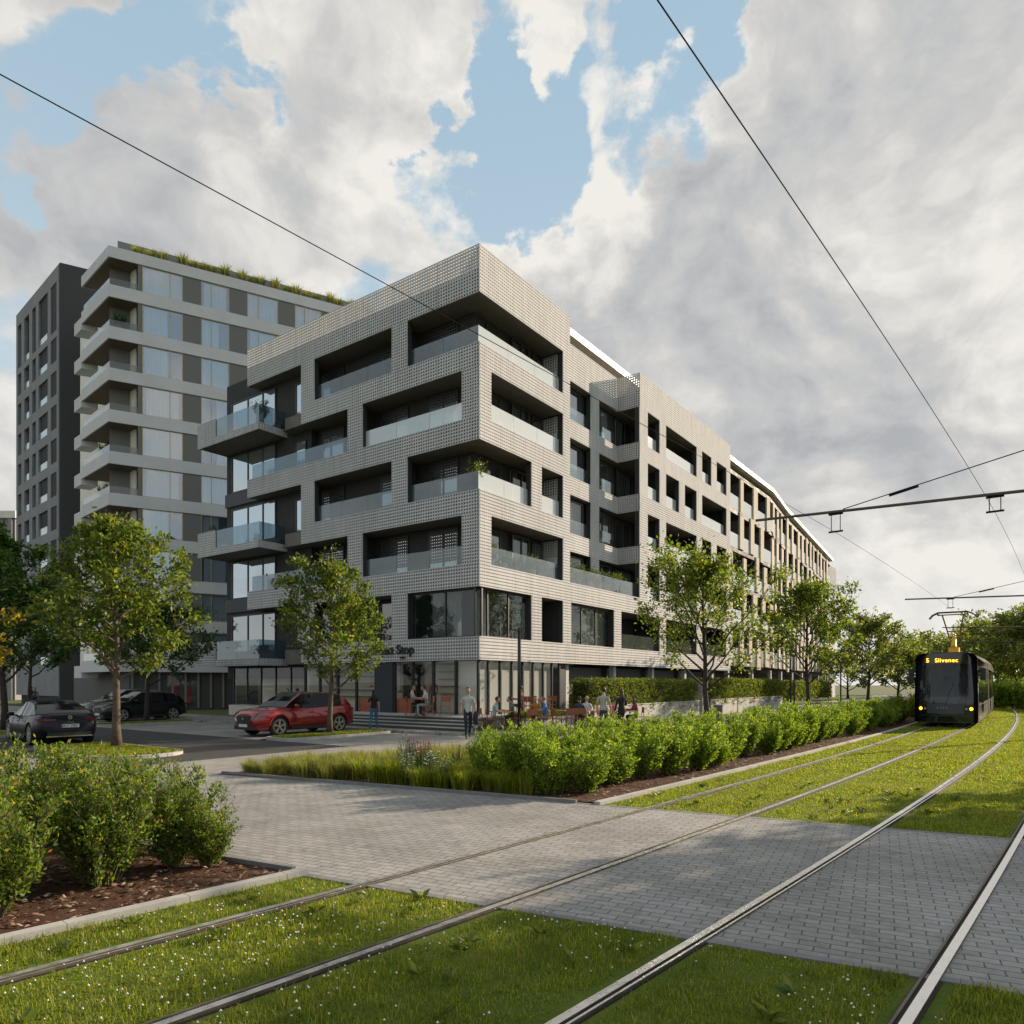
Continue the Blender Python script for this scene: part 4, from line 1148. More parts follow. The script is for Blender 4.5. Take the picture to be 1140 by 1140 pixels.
# ------------------------------------------------------------------ shrubs
def shrub_mesh(H, rad, nstem, nleaf, lsize, seed, spread=.5, lm=LEAFS, spike=1.0):
    rng = np.random.default_rng(seed); rn = random.Random(seed)
    mb = MB(); seg = []
    for i in range(nstem):
        a = rn.uniform(0, 6.28); r0 = rn.uniform(0, .22)*rad; tilt = rn.uniform(0, 1)**.7*spread
        L_ = H*rn.uniform(.5, 1.12)*(1-.25*tilt)
        p0 = Vector((math.cos(a)*r0, math.sin(a)*r0, -.02)); d_ = Vector((math.cos(a)*tilt, math.sin(a)*tilt, 1)).normalized()
        q = [p0]
        for s_ in range(1, 6):
            d2 = (d_+Vector((rn.uniform(-.16, .16), rn.uniform(-.16, .16), .10*s_))).normalized(); q.append(q[-1]+d2*L_/5)
        mb.tube(q, [.008*H*(1-.15*j) for j in range(6)], 3, cap=False)
        for j in range(5): seg.append((q[j], q[j+1], (.35, .8, 1.1, 1.1, .8)[j]))
        for j in range(1, 5):
            for w in range(3):
                a2 = rn.uniform(0, 6.28); e = q[j]+(d_*.9+Vector((math.cos(a2), math.sin(a2), .15))*.75).normalized()*H*rn.uniform(.13, .30)
                mb.tube([q[j], e], [.004*H, .0015*H], 3, cap=False); seg.append((q[j], e, 1.3)); 
    A = np.array([s_[0] for s_ in seg]); B = np.array([s_[1] for s_ in seg]); w = np.array([s_[2] for s_ in seg])*rng.gamma(2., 1., len(seg)); w /= w.sum()
    idx = rng.choice(len(seg), nleaf, p=w); f = rng.uniform(0, 1, nleaf)[:, None]
    ax = B[idx]-A[idx]; ax /= np.linalg.norm(ax, axis=1, keepdims=True)
    P = A[idx]+(B[idx]-A[idx])*f+rng.normal(size=(nleaf, 3))*.018*H
    P[:, 2] = np.maximum(P[:, 2], .03)
    D = ax*.55+rng.normal(size=(nleaf, 3))*.55+np.array([0, 0, .15])
    V, F = leaves(P, D, lsize, rng, .3, .5)
    return mb.mesh('stems', TWIG, True), np_mesh('foliage', V, F, lm)
def place_shrub(meshes, loc, rotz, sc, label, group, name='shrub', cat='shrub'):
    t = thing(name, label, cat, loc, rotz, group); t.scale = (sc, sc, sc) if not hasattr(sc, '__len__') else sc
    obj('stems', meshes[0], t); obj('foliage', meshes[1], t); return t
rn = random.Random(9)
front = [shrub_mesh(1.25, .55, 26, 10500, .042, 500+i, .62, LEAFF) for i in range(3)]
fs = [(-21.35, 5.05, 1.12), (-22.0, 5.6, 1.15), (-20.95, 5.75, 1.0), (-22.35, 4.75, 1.1), (-20.55, 5.25, .95), (-21.6, 6.6, 1.12), (-23.0, 5.6, 1.2), (-20.25, 5.95, .8), (-22.9, 6.7, 1.2), (-20.8, 6.9, .85), (-20.3, 4.95, .66), (-20.75, 7.3, .85)]
fl = ['leafy shrub in the middle of the front left clump', 'tall shrub behind the middle of the front left clump', 'shrub on the right half of the front left clump', 'big shrub at the left edge above the bark bed',
      'shrub over the bare bark near the bed corner', 'shrub at the back of the front left clump', 'tall shrub cut by the left picture edge', 'low rightmost shrub of the front left clump with arching twigs', 'back shrub of the clump by the left picture edge', 'small back shrub of the clump nearest the path', 'sprawling little shrub at the bed corner beside the paved path', 'shrub by the steel edging at the back right of the front left clump']
for i, (s_, off, sc) in enumerate(fs):
    place_shrub(front[i % 3], T(s_, off, .02), i*1.9, sc, fl[i], 'shrubs in the front left bed')
row = [shrub_mesh(1.25, .62, 28, 9000, .056, 520+i, .68, LEAFS) for i in range(4)]
ordn = ['nearest', 'second', 'third', 'fourth', 'fifth', 'sixth', 'seventh', 'eighth', 'ninth', 'tenth', 'eleventh', 'twelfth', 'thirteenth', 'fourteenth', 'fifteenth', 'sixteenth', 'seventeenth', 'eighteenth', 'nineteenth', 'twentieth', 'twenty-first', 'twenty-second', 'twenty-third', 'twenty-fourth', 'twenty-fifth', 'twenty-sixth']
s_ = -13.25; i = 0
while s_ < 24 and i < 26:
    off = KERB+.85+rn.uniform(-.1, .25)
    place_shrub(row[i % 4], T(s_, off, .02), rn.uniform(0, 6), (rn.uniform(.85, 1.25), rn.uniform(.85, 1.2), rn.uniform(.82, 1.18)), '%s shrub from the paved path in the row along the track kerb' % ordn[i], 'shrub row along the track kerb')
    s_ += rn.uniform(.95, 1.35)*(1.0 if i < 14 else 1.35); i += 1
s_ = -13.6; i = 0
while s_ < 22 and i < 20:
    off = KERB+2.15+rn.uniform(-.25, .3)
    place_shrub(row[(i+2) % 4], T(s_, off, .02), rn.uniform(0, 6), rn.uniform(.88, 1.1), '%s shrub from the paved path in the second row, behind the kerbside row' % ordn[i], 'second shrub row behind the kerbside row')
    s_ += rn.uniform(1.2, 1.7)*(1 if i < 9 else 1.3); i += 1
s_ = -12.5
for i in range(8):
    place_shrub(row[i % 4], T(s_, KERB+3.2+rn.uniform(-.2, .4), .02), rn.uniform(0, 6), rn.uniform(.75, 1.0), '%s shrub from the paved path in the back row next to the flowers' % ordn[i], 'back shrub row next to the flowers')
    s_ += rn.uniform(.9, 1.3)
for i, (a, b, q) in enumerate([(-13.35, -10.8, .8), (-12.6, -10.1, .72), (-13.35, -11.6, .95), (-11.6, -9.6, .66), (-13.6, -12.3, .9)]):
    place_shrub(row[(i+1) % 4], W(a, b, .02), i*2.1, (q*.9, q*.9, q*1.12), ['upright shrub right of the white flowers', 'upright shrub behind the white flowers', 'upright shrub at the path edge of the bed, left of the kerb corner', 'upright shrub at the back of the flower bed', 'upright shrub at the kerb corner of the bed by the path'][i], 'upright shrubs at the near end of the bed')
# far end of the bed
far = [shrub_mesh(1.3, .8, 22, 2600, .11, 540+i, .6, LEAFS) for i in range(2)]
for i in range(14):
    s_ = 24+i*2.2
    place_shrub(far[i % 2], T(s_, KERB+1.1+rn.uniform(-.2, .3), .02), rn.uniform(0, 6), rn.uniform(1.0, 1.25), '%s of the far shrubs beside the tram, counted from the near end' % ordn[i], 'far shrubs beside the tram')
for i in range(12):
    px = 1102+i*9; Y = 60-i*1.0
    place_shrub(far[i % 2], at(px, Y, 0), rn.uniform(0, 6), rn.uniform(1.6, 2.3), '%s low shrub on the bank behind the right hand track, from the tram' % ordn[i], 'low shrubs on the right bank')

# ------------------------------------------------------------------ grasses and flowers in the bed
def tuft_mesh(n, H, w, seed, lean=.5):
    rng = np.random.default_rng(seed)
    a = rng.uniform(0, 6.283, n); r = np.abs(rng.normal(0, .10, n)); L_ = H*rng.uniform(.55, 1.1, n); tl = rng.uniform(.05, lean, n)
    P0 = np.stack([np.cos(a)*r, np.sin(a)*r, np.zeros(n)], 1); dr = np.stack([np.cos(a), np.sin(a), np.zeros(n)], 1)
    S = np.stack([-np.sin(a), np.cos(a), np.zeros(n)], 1)*(w/2)
    z = np.array([0, 0, 1.])
    P1 = P0+dr*(L_*tl*.35)[:, None]+z*(L_*.6)[:, None]; P2 = P0+dr*(L_*tl*1.1)[:, None]+z*(L_*(1-.35*tl))[:, None]
    V = np.stack([P0-S, P0+S, P1-S*.8, P1+S*.8, P2], 1).reshape(-1, 3)
    b = np.arange(n)[:, None]*5
    F = np.concatenate([b+np.array([[0, 1, 3]]), b+np.array([[0, 3, 2]]), b+np.array([[2, 3, 4]])], 1).reshape(-1, 3)
    return np_mesh('blades', V, F, REED)
tufts = [tuft_mesh(520, .55, .008, 600+i, .95) for i in range(3)]
lush = []
for i in range(3):
    me = tuft_mesh(420, .50, .011, 610+i, .8); me.materials.clear(); me.materials.append(GRASSM); lush.append(me)
bed_pts = []
cnt = 0
for i in range(900):
    y = rn.uniform(-12.3, -5.0); f = rn.uniform(0, 1)
    s0 = sU(y)+.25
    # near strip of the bed, up to its back edge
    smax = {True: s0+3.6+(-5-y)*.2}[True]
    s_ = s0+f*(smax-s0)
    yb = -4.85-(s_+15.35)*.23
    if y > yb-.2: continue
    if y < -11.2 and s_ > s0+1.2: continue
    if any((s_-a)**2+(y-b)**2 < .24**2 for a, b in bed_pts): continue
    bed_pts.append((s_, y)); cnt += 1
    if cnt > 150: break
bed_pts.sort(key=lambda q: -q[1])
for i, (s_, y) in enumerate(bed_pts):
    reed = y > -8.6 and rn.random() < .85
    me = (tufts if reed else lush)[i % 3]
    o = obj('grass_tuft', me, None, W(s_, y, .02), rn.uniform(0, 6)); sc = rn.uniform(.55, .9) if y > -7.0 else rn.uniform(.75, 1.1); o.scale = (sc*1.1, sc*1.1, sc)
    tag(o, 'tuft of feathery ornamental grass in the bed beside the paved path' if reed else 'tuft of broad green blades in the flower bed beside the paved path', 'grass tuft', 'ornamental grasses at the end of the bed' if reed else 'green tufts in the flower bed')
def flower_mesh(n, H, seed, heads):
    rng = np.random.default_rng(seed); rn2 = random.Random(seed); mb = MB()
    for i in range(n):
        a = rn2.uniform(0, 6.28); r_ = rn2.uniform(0, .22); h = H*rn2.uniform(.6, 1.05); b = Vector((math.cos(a)*r_*.4, math.sin(a)*r_*.4, 0)); e = Vector((math.cos(a)*r_, math.sin(a)*r_, h))
        mb.tube([b, b.lerp(e, .5)+Vector((0, 0, .03)), e], [.005, .004, .003], 3, cap=False)
        for q in range(5):
            f = rn2.uniform(.1, .85); p_ = b.lerp(e, f); a2 = rn2.uniform(0, 6.28)
            d_ = Vector((math.cos(a2), math.sin(a2), .5))*.09; s_ = Vector((-math.sin(a2), math.cos(a2), 0))*.012
            mb.add([p_, p_+d_*.5+s_, p_+d_, p_+d_*.5-s_], [(0, 1, 2, 3)])
        k = rn2.choice(heads)
        for q in range(6):
            a2 = q*1.047; d_ = Vector((math.cos(a2), math.sin(a2), .35))*.024; s_ = Vector((-math.sin(a2), math.cos(a2), 0))*.011
            mb.add([e, e+d_*.6+s_, e+d_, e+d_*.6-s_], [(0, 1, 2, 3)], k)
        mb.ell(e+Vector((0, 0, .004)), (.009, .009, .007), 5, 3, k)
    return mb
FM = [pm('flower_stem', (.06, .11, .02), .7), pm('petal_white', (.75, .74, .74), .7), pm('petal_pink', (.50, .09, .17), .7), pm('petal_purple', (.30, .14, .30), .7), pm('petal_orange', (.62, .17, .03), .7)]
FMESH = {k: flower_mesh(26, .75, 630+i, h).mesh('flower_plant', FM) for i, (k, h) in enumerate({'white': [1], 'pink': [2], 'purple': [3], 'orange': [4], 'mixed': [1, 2, 3]}.items())}
fl_at = [(-13.55, -8.9, 'purple', 1.25), (-13.2, -8.6, 'purple', 1.1), (-14.0, -9.9, 'white', .9), (-14.1, -9.4, 'white', .8), (-13.7, -9.4, 'pink', 1.05), (-13.95, -10.3, 'white', .8), (-13.4, -9.3, 'pink', 1.1), (-13.1, -8.9, 'pink', .95), (-12.3, -9.2, 'orange', .9), (-12.6, -8.0, 'purple', 1.),
         (-9, -9.4, 'white', 1.1), (-7.5, -9.6, 'purple', 1.15), (-6, -9.8, 'pink', 1.1), (-4, -9.9, 'white', 1.2), (-2, -10.2, 'purple', 1.2), (0, -10.4, 'white', 1.2), (1.6, -10.4, 'pink', 1.2), (3, -10.5, 'white', 1.2), (4.5, -10.6, 'white', 1.2), (6, -10.8, 'orange', 1.25), (7.5, -10.8, 'orange', 1.25), (9, -11, 'white', 1.25), (10.5, -11, 'white', 1.25), (12, -11.2, 'pink', 1.25), (13.2, -12.2, 'orange', 1.25)]
for i, (a, b, k, sc) in enumerate(fl_at):
    o = obj('flowering_plant', FMESH[k], None, W(a, b, .02), i*1.3); o.scale = (sc*1.2, sc*1.2, sc)
    where = 'near end of the planting bed by the path' if a < -12 else 'back of the planting bed towards the terrace' if a < 5 else 'far planting bed beside the walk to the tram'
    tag(o, '%s flowered perennial in the %s' % (k, where), 'flower', 'perennials in the planting bed')

# ------------------------------------------------------------------ lawn blades (turf of the track bed), clover
rng = np.random.default_rng(77)
def in_lawn(s_, off, wx, wy):
    px = 570+791.7*wx/np.maximum(wy, .5); py = 761+791.7*2/np.maximum(wy, .5)
    ok = (wy > 3.4) & (px > -60) & (px < 1200) & (py < 1230)
    for r0, *_ in RAILS: ok &= np.abs(off-r0-.0) > .135
    y_ = yC(s_)+off
    ok &= ~((s_ > sL(y_)-.10) & (s_ < sU(y_)+.10))
    return ok
def blades(n, s0, s1, hmin, hmax, wid, seed):
    rng = np.random.default_rng(seed)
    s_ = rng.uniform(s0, s1, n); off = rng.uniform(-5.5, KERB-.02, n)
    dy = .002*(s_-22); nn = np.hypot(1, dy); ss = s_-dy/nn*off; yy = yC(s_)+off/nn
    wx = C0.x+AU.x*ss+AV.x*yy; wy = C0.y+AU.y*ss+AV.y*yy
    ok = in_lawn(ss, off, wx, wy); wx, wy, off = wx[ok], wy[ok], off[ok]; n = len(wx)
    # patchy height
    pt = .5+.5*np.sin(wx*2.1+np.sin(wy*1.7)*1.3)*np.sin(wy*2.6+wx*.7)
    tex = .5+.5*np.sin(wx*9.1+2*np.sin(wy*7.3))*np.sin(wy*11.3+wx*3.1)
    h = (hmin+(hmax-hmin)*rng.uniform(0, 1, n)**1.5)*(.55+.6*pt)*(.75+.5*tex)
    a = rng.uniform(0, 6.283, n); tl = rng.uniform(.1, .9, n)
    P0 = np.stack([wx, wy, np.full(n, -.005)], 1); dr = np.stack([np.cos(a), np.sin(a), np.zeros(n)], 1); S = np.stack([-np.sin(a), np.cos(a), np.zeros(n)], 1)*wid*.5
    z = np.array([0, 0, 1.])
    P1 = P0+dr*(h*tl*.3)[:, None]+z*(h*.6)[:, None]; P2 = P0+dr*(h*tl*.95)[:, None]+z*(h*(1-.3*tl))[:, None]
    V = np.stack([P0-S, P0+S, P1-S*.8, P1+S*.8, P2], 1)
    return V.reshape(-1, 5, 3)
Vs = np.concatenate([blades(330000, -26.5, -17.5, .025, .085, .006, 1), blades(230000, -19, -7, .022, .07, .010, 2), blades(170000, -7, 12, .025, .07, .020, 3), blades(90000, 12, 60, .03, .08, .035, 4)])
n = len(Vs); b = np.arange(n)[:, None]*5
F = np.concatenate([b+np.array([[0, 1, 3]]), b+np.array([[0, 3, 2]]), b+np.array([[2, 3, 4]])], 1).reshape(-1, 3)
tag(obj('lawn_grass', np_mesh('lawn_grass', Vs.reshape(-1, 3), F, GRASSM)), kind='stuff')
wd_ = []
rw = random.Random(8)
while len(wd_) < 140:
    q = T(rw.uniform(-26, -9), rw.uniform(-4.5, KERB-.2)); l = q-C0; a_, b_ = l.dot(AU), l.dot(AV); o_ = b_-yC(a_)
    if min(abs(o_-r0) for r0, *_ in RAILS) < .22 or sL(b_)-.15 < a_ < sU(b_)+.15: continue
    wd_.append(q)
Pw = []; Dw = []
for q in wd_:
    for k in range(rw.randint(6, 12)):
        a_ = rw.uniform(0, 6.28); Pw.append((q.x, q.y, .02)); Dw.append((math.cos(a_), math.sin(a_), rw.uniform(.25, .9)))
Vw, Fw = leaves(np.array(Pw), np.array(Dw), .11, rng, .3, .32)
tag(obj('lawn_weeds', np_mesh('lawn_weeds', Vw, Fw, LEAFH)), kind='stuff')
# island grass
def island_blades(s0, s1, y0, y1, n, seed):
    rng = np.random.default_rng(seed); s_ = rng.uniform(s0+.25, s1-.25, n); y = rng.uniform(y0+.3, y1-.3, n)
    wx = C0.x+AU.x*s_+AV.x*y; wy = C0.y+AU.y*s_+AV.y*y; h = rng.uniform(.03, .09, n); a = rng.uniform(0, 6.28, n)
    P0 = np.stack([wx, wy, np.full(n, .09)], 1); dr = np.stack([np.cos(a), np.sin(a), np.zeros(n)], 1); S = np.stack([-np.sin(a), np.cos(a), np.zeros(n)], 1)*.012
    z = np.array([0, 0, 1.]); P1 = P0+dr*(h*.2)[:, None]+z*(h*.6)[:, None]; P2 = P0+dr*(h*.6)[:, None]+z*(h*.9)[:, None]
    return np.stack([P0-S, P0+S, P1-S*.8, P1+S*.8, P2], 1)
Vs = np.concatenate([island_blades(-15.6, -13.1, -.3, 5.0, 9000, 5), island_blades(-15.6, -12.9, 11.2, 16.6, 4000, 6), island_blades(-8.9, -3.7, 1.3, 2.9, 5000, 7), island_blades(-8.9, -3.7, 15.2, 16.6, 2500, 8)])
n = len(Vs); b = np.arange(n)[:, None]*5
F = np.concatenate([b+np.array([[0, 1, 3]]), b+np.array([[0, 3, 2]]), b+np.array([[2, 3, 4]])], 1).reshape(-1, 3)
tag(obj('island_grass', np_mesh('island_grass', Vs.reshape(-1, 3), F, GRASSM)), kind='stuff')
# clover heads
rng = np.random.default_rng(12); n = 7500
s_ = rng.uniform(-26, -12, n); off = rng.uniform(-4.5, KERB-.1, n)
yy = yC(s_)+off; wx = C0.x+AU.x*s_+AV.x*yy; wy = C0.y+AU.y*s_+AV.y*yy
pat = np.sin(wx*1.3+1)*np.sin(wy*1.1+.4*wx)+.5*np.sin(wx*3.3-wy*2.7)
ok = in_lawn(s_, off, wx, wy) & (pat+rng.uniform(-.6, .6, n)+.25*(off > 0) > .15) & (s_ < -19)
wx, wy = wx[ok], wy[ok]; n = len(wx); r_ = rng.uniform(.006, .0105, n); h = rng.uniform(.045, .085, n)
oct_ = np.array([(1, 0, 0), (0, 1, 0), (-1, 0, 0), (0, -1, 0), (0, 0, 1.1), (0, 0, -.8)])
V = (np.stack([wx, wy, h], 1)[:, None, :]+oct_[None]*r_[:, None, None]).reshape(-1, 3)
ft = np.array([(0, 1, 4), (1, 2, 4), (2, 3, 4), (3, 0, 4), (1, 0, 5), (2, 1, 5), (3, 2, 5), (0, 3, 5)])
F = (np.arange(n)[:, None, None]*6+ft[None]).reshape(-1, 3)
tag(obj('clover_flowers', np_mesh('clover_flowers', V, F, pm('clover_white', (.72, .66, .68), .8))), kind='stuff')

# ------------------------------------------------------------------ clipped hedges on low walls
def hedge(label, s0, s1, y0, y1, z0, z1, n, ls, seed):
    rng = np.random.default_rng(seed); t = thing('hedge', label, 'hedge', W(s0, y0), ROT)
    L_, Wd, H = s1-s0, y1-y0, z1-z0
    u = rng.uniform(0, 1, (n, 3)); face = rng.choice(4, n, p=[.62, .22, .10, .06])
    P = np.empty((n, 3))
    P[:, 0] = u[:, 0]*L_; P[:, 1] = u[:, 1]*Wd; P[:, 2] = z0+u[:, 2]*H
    P[face == 0, 1] = 0; P[face == 1, 2] = z1; P[face == 2, 0] = 0; P[face == 3, 1] = Wd
    bump = .07*np.sin(P[:, 0]*4.1)*np.sin(P[:, 2]*5.3+P[:, 0])
    D = rng.normal(size=(n, 3))*.6; D[face == 0, 1] -= .8; D[face == 1, 2] += .9; D[face == 2, 0] -= .8
    P += rng.normal(size=(n, 3))*.05; P[:, 1] += bump*(face == 0)
    V, F = leaves(P, D, ls, rng, .25, .6)
    obj('foliage', np_mesh('foliage', V, F, LEAFH), t)
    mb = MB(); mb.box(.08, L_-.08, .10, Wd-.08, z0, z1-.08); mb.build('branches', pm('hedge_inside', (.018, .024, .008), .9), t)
    return t
def lowwall(label, s0, s1, y0, y1, z1):
    t = thing('garden_wall', label, 'wall', W(s0, y0), ROT); mb = MB(); mb.box(0, s1-s0, 0, y1-y0, -.1, z1); mb.box(-.03, s1-s0+.03, -.03, y1-y0+.03, z1+.001, z1+.05, 0)
    mb.build('wall', M_conc, t); return t
hedge('clipped hedge on the low concrete wall beside the cafe terrace', 4.4, 17.6, -3.0, -1.95, .55, 2.15, 17000, .09, 701)
lowwall('low pale concrete wall under the hedge beside the terrace', 4.6, 17.6, -3.12, -2.2, .92)
hedge('second clipped hedge farther along, past the gate post', 19.6, 36, -3.0, -2.0, .6, 2.2, 11000, .13, 702)
lowwall('second low concrete wall, under the farther hedge', 19.6, 36, -3.12, -2.2, .95)
hedge('third clipped hedge, by the beige building entrance', 37.5, 56, -2.6, -1.6, .6, 2.1, 7000, .17, 703)
gp = thing('gate_post', 'pale concrete gate pier between the two hedges', 'gate post', W(18.2, -3.1), ROT); mb = MB(); mb.box(0, .9, 0, .9, -.1, 2.05); mb.box(-.03, .93, -.03, .93, 2.051, 2.12); mb.build('pier', M_conc, gp)
bi = MB(); bi.lathe([(.20, 0), (.22, .05), (.22, .82), (.24, .84), (.24, .9), (.1, .93)], n=14); bi_o = bi.build('litter_bin', pm('bin_grey', (.10, .10, .105), .5), smooth=False); bi_o.location = W(11.2, -6.6, 0); tag(bi_o, 'grey litter bin beside the tree nearest the terrace hedge', 'bin')
# rooftop planting on the tower, plants on balconies and terraces
rng_ = random.Random(4)
rt = []
for me_i in range(2): rt.append(tuft_mesh(260, .8, .03, 660+me_i, .6))
for i in range(26):
    a = 2.2+i*.92+rng_.uniform(-.3, .3)
    o = obj('roof_plant', rt[i % 2], None, T0+TR*a-NR*.55+Vector((0, 0, 35.58)), i*1.1); q = rng_.uniform(.9, 1.7); o.scale = (1.4, 1.4, q)
    tag(o, 'tuft of roof garden grass on the grey tower parapet', 'plant', 'roof garden grasses on the grey tower')
potl = [shrub_mesh(.8, .5, 14, 900, .075, 680+i, .8, LEAFD if i else LEAFH) for i in range(3)]
def potted(loc, sc, label, kind=0, pot=True, group=None):
    t = thing('potted_plant', label, 'plant', loc, rng_.uniform(0, 6), group); z = 0
    if pot:
        mb = MB(); mb.lathe([(.12*sc, .0), (.17*sc, .32*sc), (.18*sc, .33*sc), (.15*sc, .34*sc)], n=12); mb.build('pot', pm('plant_pot', (.18, .17, .16), .7), t); z = .3*sc
    a = obj('stems', potl[kind][0], t, (0, 0, z)); b = obj('foliage', potl[kind][1], t, (0, 0, z)); a.scale = b.scale = (sc,)*3
    return t
potted(W(.75, .75, TK[2]-.22), 1.75, 'bushy shrub in the corner loggia of the fourth storey, above the glass', 0)
potted(W(-.55, 15.0, TK[4]-.71), 1.35, 'small tree on the upper end balcony of the shaded front', 1)
potted(W(-.4, 19.3, TK[2]-.71), 1.35, 'leafy plant on the middle end balcony above its screen', 1)
potted(W(.9, 6.0, TK[4]-.21), 1.5, 'green plant behind the glass of the top left loggia', 1)
for i, (a, b, z, q) in enumerate([(1.6, .62, TK[1]-.21, 1.05), (2.6, .62, TK[1]-.21, .9), (3.6, .65, TK[1]-.21, .75), (5.0, .62, TK[1]-.21, 1.0), (5.9, .65, TK[1]-.21, .9), (8.3, .62, TK[1]-.21, 1.0), (9.4, .62, TK[1]-.21, 1.1), (10.5, .62, TK[1]-.21, 1.05), (11.6, .6, TK[1]-.21, 1.1), (12.7, .6, TK[1]-.21, 1.1), (13.8, .6, TK[1]-.21, 1.1), (14.9, .6, TK[1]-.21, 1.1)]):
    potted(W(a, b, z+.22), q*1.1, '%s planter of pale shrubs from the corner on the third storey terrace' % ordn[i], 2 if i % 2 else 0, True, 'planters along the third storey terrace')
potted(W(22.5, .8, TK[4]-.2), 1.3, 'plant in the wide top storey loggia of the sunlit front', 0)
potted(T0+TR*1.0+TL*.9+Vector((0, 0, ztops[2])), 1.5, 'bushy plant on the second highest corner balcony of the grey tower', 1)
potted(T0+TR*.6+TL*2.6+Vector((0, 0, ztops[5])), 1.3, 'plant on the fifth corner balcony of the grey tower', 1)
potted(T0+TR*.6+TL*3.2+Vector((0, 0, ztops[6])), 1.2, 'plant on the sixth corner balcony of the grey tower', 1)
# ================================================================== cars
M_cglass = pm('car_glass', (.008, .009, .010), .05, 0, spec=.25)
M_tyre = pm('tyre', (.018, .018, .018), .85)
M_rim = pm('alloy_rim', (.38, .37, .36), .4, .2)
M_trim = pm('black_trim', (.014, .014, .015), .5)
M_tail = pm('tail_lamp', (.13, .008, .008), .15, coat=.6)
M_headl = pm('head_lamp_glass', (.30, .32, .34), .08, .3)
M_plate = pm('plate_white', (.62, .62, .60), .5)
M_pblue = pm('plate_blue', (.02, .06, .35), .5)
M_chrome = pm('chrome', (.65, .66, .67), .15, 1.)
def lerp_tab(tab, f):
    for (a, b) in zip(tab[:-1], tab[1:]):
        if f <= b[0]:
            t = (f-a[0])/(b[0]-a[0]); t2 = t*t*(3-2*t)*.45+t*.55
            return a[1]+(b[1]-a[1])*t2
    return tab[-1][1]
def apply_mods(o):
    dg = bpy.context.evaluated_depsgraph_get(); dg.update()
    return bpy.data.meshes.new_from_object(o.evaluated_get(dg))
def make_car(name, label, loc, rotz, paint, kind, plate='', rims=M_rim, group='parked cars'):
    t = thing(name, label, 'car', loc, rotz, group)
    suv = kind == 'suv'
    L_ = 4.72 if suv else 4.82; H = 1.66 if suv else 1.43; WR = .375 if suv else .345
    top = [(0, .74), (.025, .93), (.09, 1.02), (.26, 1.09), (.5, 1.07), (.75, 1.11), (.9, 1.15), (.965, 1.10), (1, .86)] if suv else \
          [(0, .56), (.025, .68), (.09, .79), (.27, .90), (.5, .91), (.72, .95), (.86, 1.01), (.965, 1.00), (.985, .93), (1, .74)]
    hwt = [(0, .60), (.02, .74), (.06, .86), (.14, .92), (.3, .935), (.75, .935), (.88, .91), (.95, .84), (.985, .76), (1, .66)]
    bot = [(0, .36), (.03, .26), (.1, .23), (.88, .23), (.96, .32), (1, .42)]
    if not suv: bot = [(a, b-.05) for a, b in bot]
    X = lambda f: L_/2-f*L_
    fw, rw = (.195, .80) if suv else (.185, .785)
    # body shell
    fs_ = [0, .008, .02, .04, .065, .09]+[.12+.035*i for i in range(23)]+[.93, .95, .965, .98, .99, 1]
    vs = []; n = 14
    for f in fs_:
        w, zt, zb = lerp_tab(hwt, f), lerp_tab(top, f), lerp_tab(bot, f)
        h = zt-zb
        half = [(0, zb), (w*.84, zb), (w*.965, zb+.16*h), (w*1.0, zb+.40*h), (w*.985, zb+.66*h), (w*.955, zb+.84*h), (w*.87, zt-.015), (w*.45, zt+.018)]
        ring = half+[(0, zt+.026)]+[(-y, z) for y, z in reversed(half[1:])]
        vs += [(X(f), y, z) for y, z in ring]
    n = len(ring)
    faces = [(i*n+k, (i+1)*n+k, (i+1)*n+(k+1) % n, i*n+(k+1) % n) for i in range(len(fs_)-1) for k in range(n)]
    faces += [tuple(range(n)), tuple(range((len(fs_)-1)*n+n-1, (len(fs_)-1)*n-1, -1))]
    mb = MB(); mb.add(vs, faces)
    tmp = obj('body', mb.mesh('body', paint, True))
    bmz = bmesh.new(); bmz.from_mesh(tmp.data); bmesh.ops.recalc_face_normals(bmz, faces=bmz.faces); bmz.to_mesh(tmp.data); bmz.free()
    cu = MB()
    for f in (fw, rw):
        for sd in (-1, 1): cu.lathe([(WR+.055, min(sd*.55, sd*1.2)), (WR+.055, max(sd*.55, sd*1.2))], (X(f), 0, WR), 28, axis='y')
    cut = obj('cut', cu.mesh('cut', M_trim)); bmz = bmesh.new(); bmz.from_mesh(cut.data); bmesh.ops.recalc_face_normals(bmz, faces=bmz.faces); bmz.to_mesh(cut.data); bmz.free()
    md = tmp.modifiers.new('b', 'BOOLEAN'); md.operation = 'DIFFERENCE'; md.object = cut; md.solver = 'EXACT'
    me = apply_mods(tmp); bpy.data.objects.remove(cut); bpy.data.objects.remove(tmp)
    me.polygons.foreach_set('use_smooth', [True]*len(me.polygons))
    try: me.set_sharp_from_angle(angle=R(38))
    except Exception: pass
    if len(me.materials) == 0: me.materials.append(paint)
    body = obj('body', me, t)
    # greenhouse
    g0, g1, g2, g3 = (.255, .435, .80, .955) if suv else (.27, .47, .68, .875)
    gfs = [g0]+[g0+(g1-g0)*q for q in (.33, .66, 1)]+[g1+(g2-g1)*q for q in (.14, .28, .32, .5, .64, .68, .85, 1)]+[g2+(g3-g2)*q for q in (.25, .5, .75, 1)]
    def zr(f):
        b = lerp_tab(top, f)
        if f <= g1: q = (f-g0)/(g1-g0); return b+(H-.02-b)*(q**.85)
        if f <= g2: q = (f-g1)/(g2-g1); return H-.02+.025*math.sin(math.pi*min(q*1.1, 1))-(.05 if suv else .05)*q*q
        q = (f-g2)/(g3-g2); zr2 = H-.02-(.05); return zr2+(b-zr2)*(q**(1.5 if suv else 1.25))
    rings = []
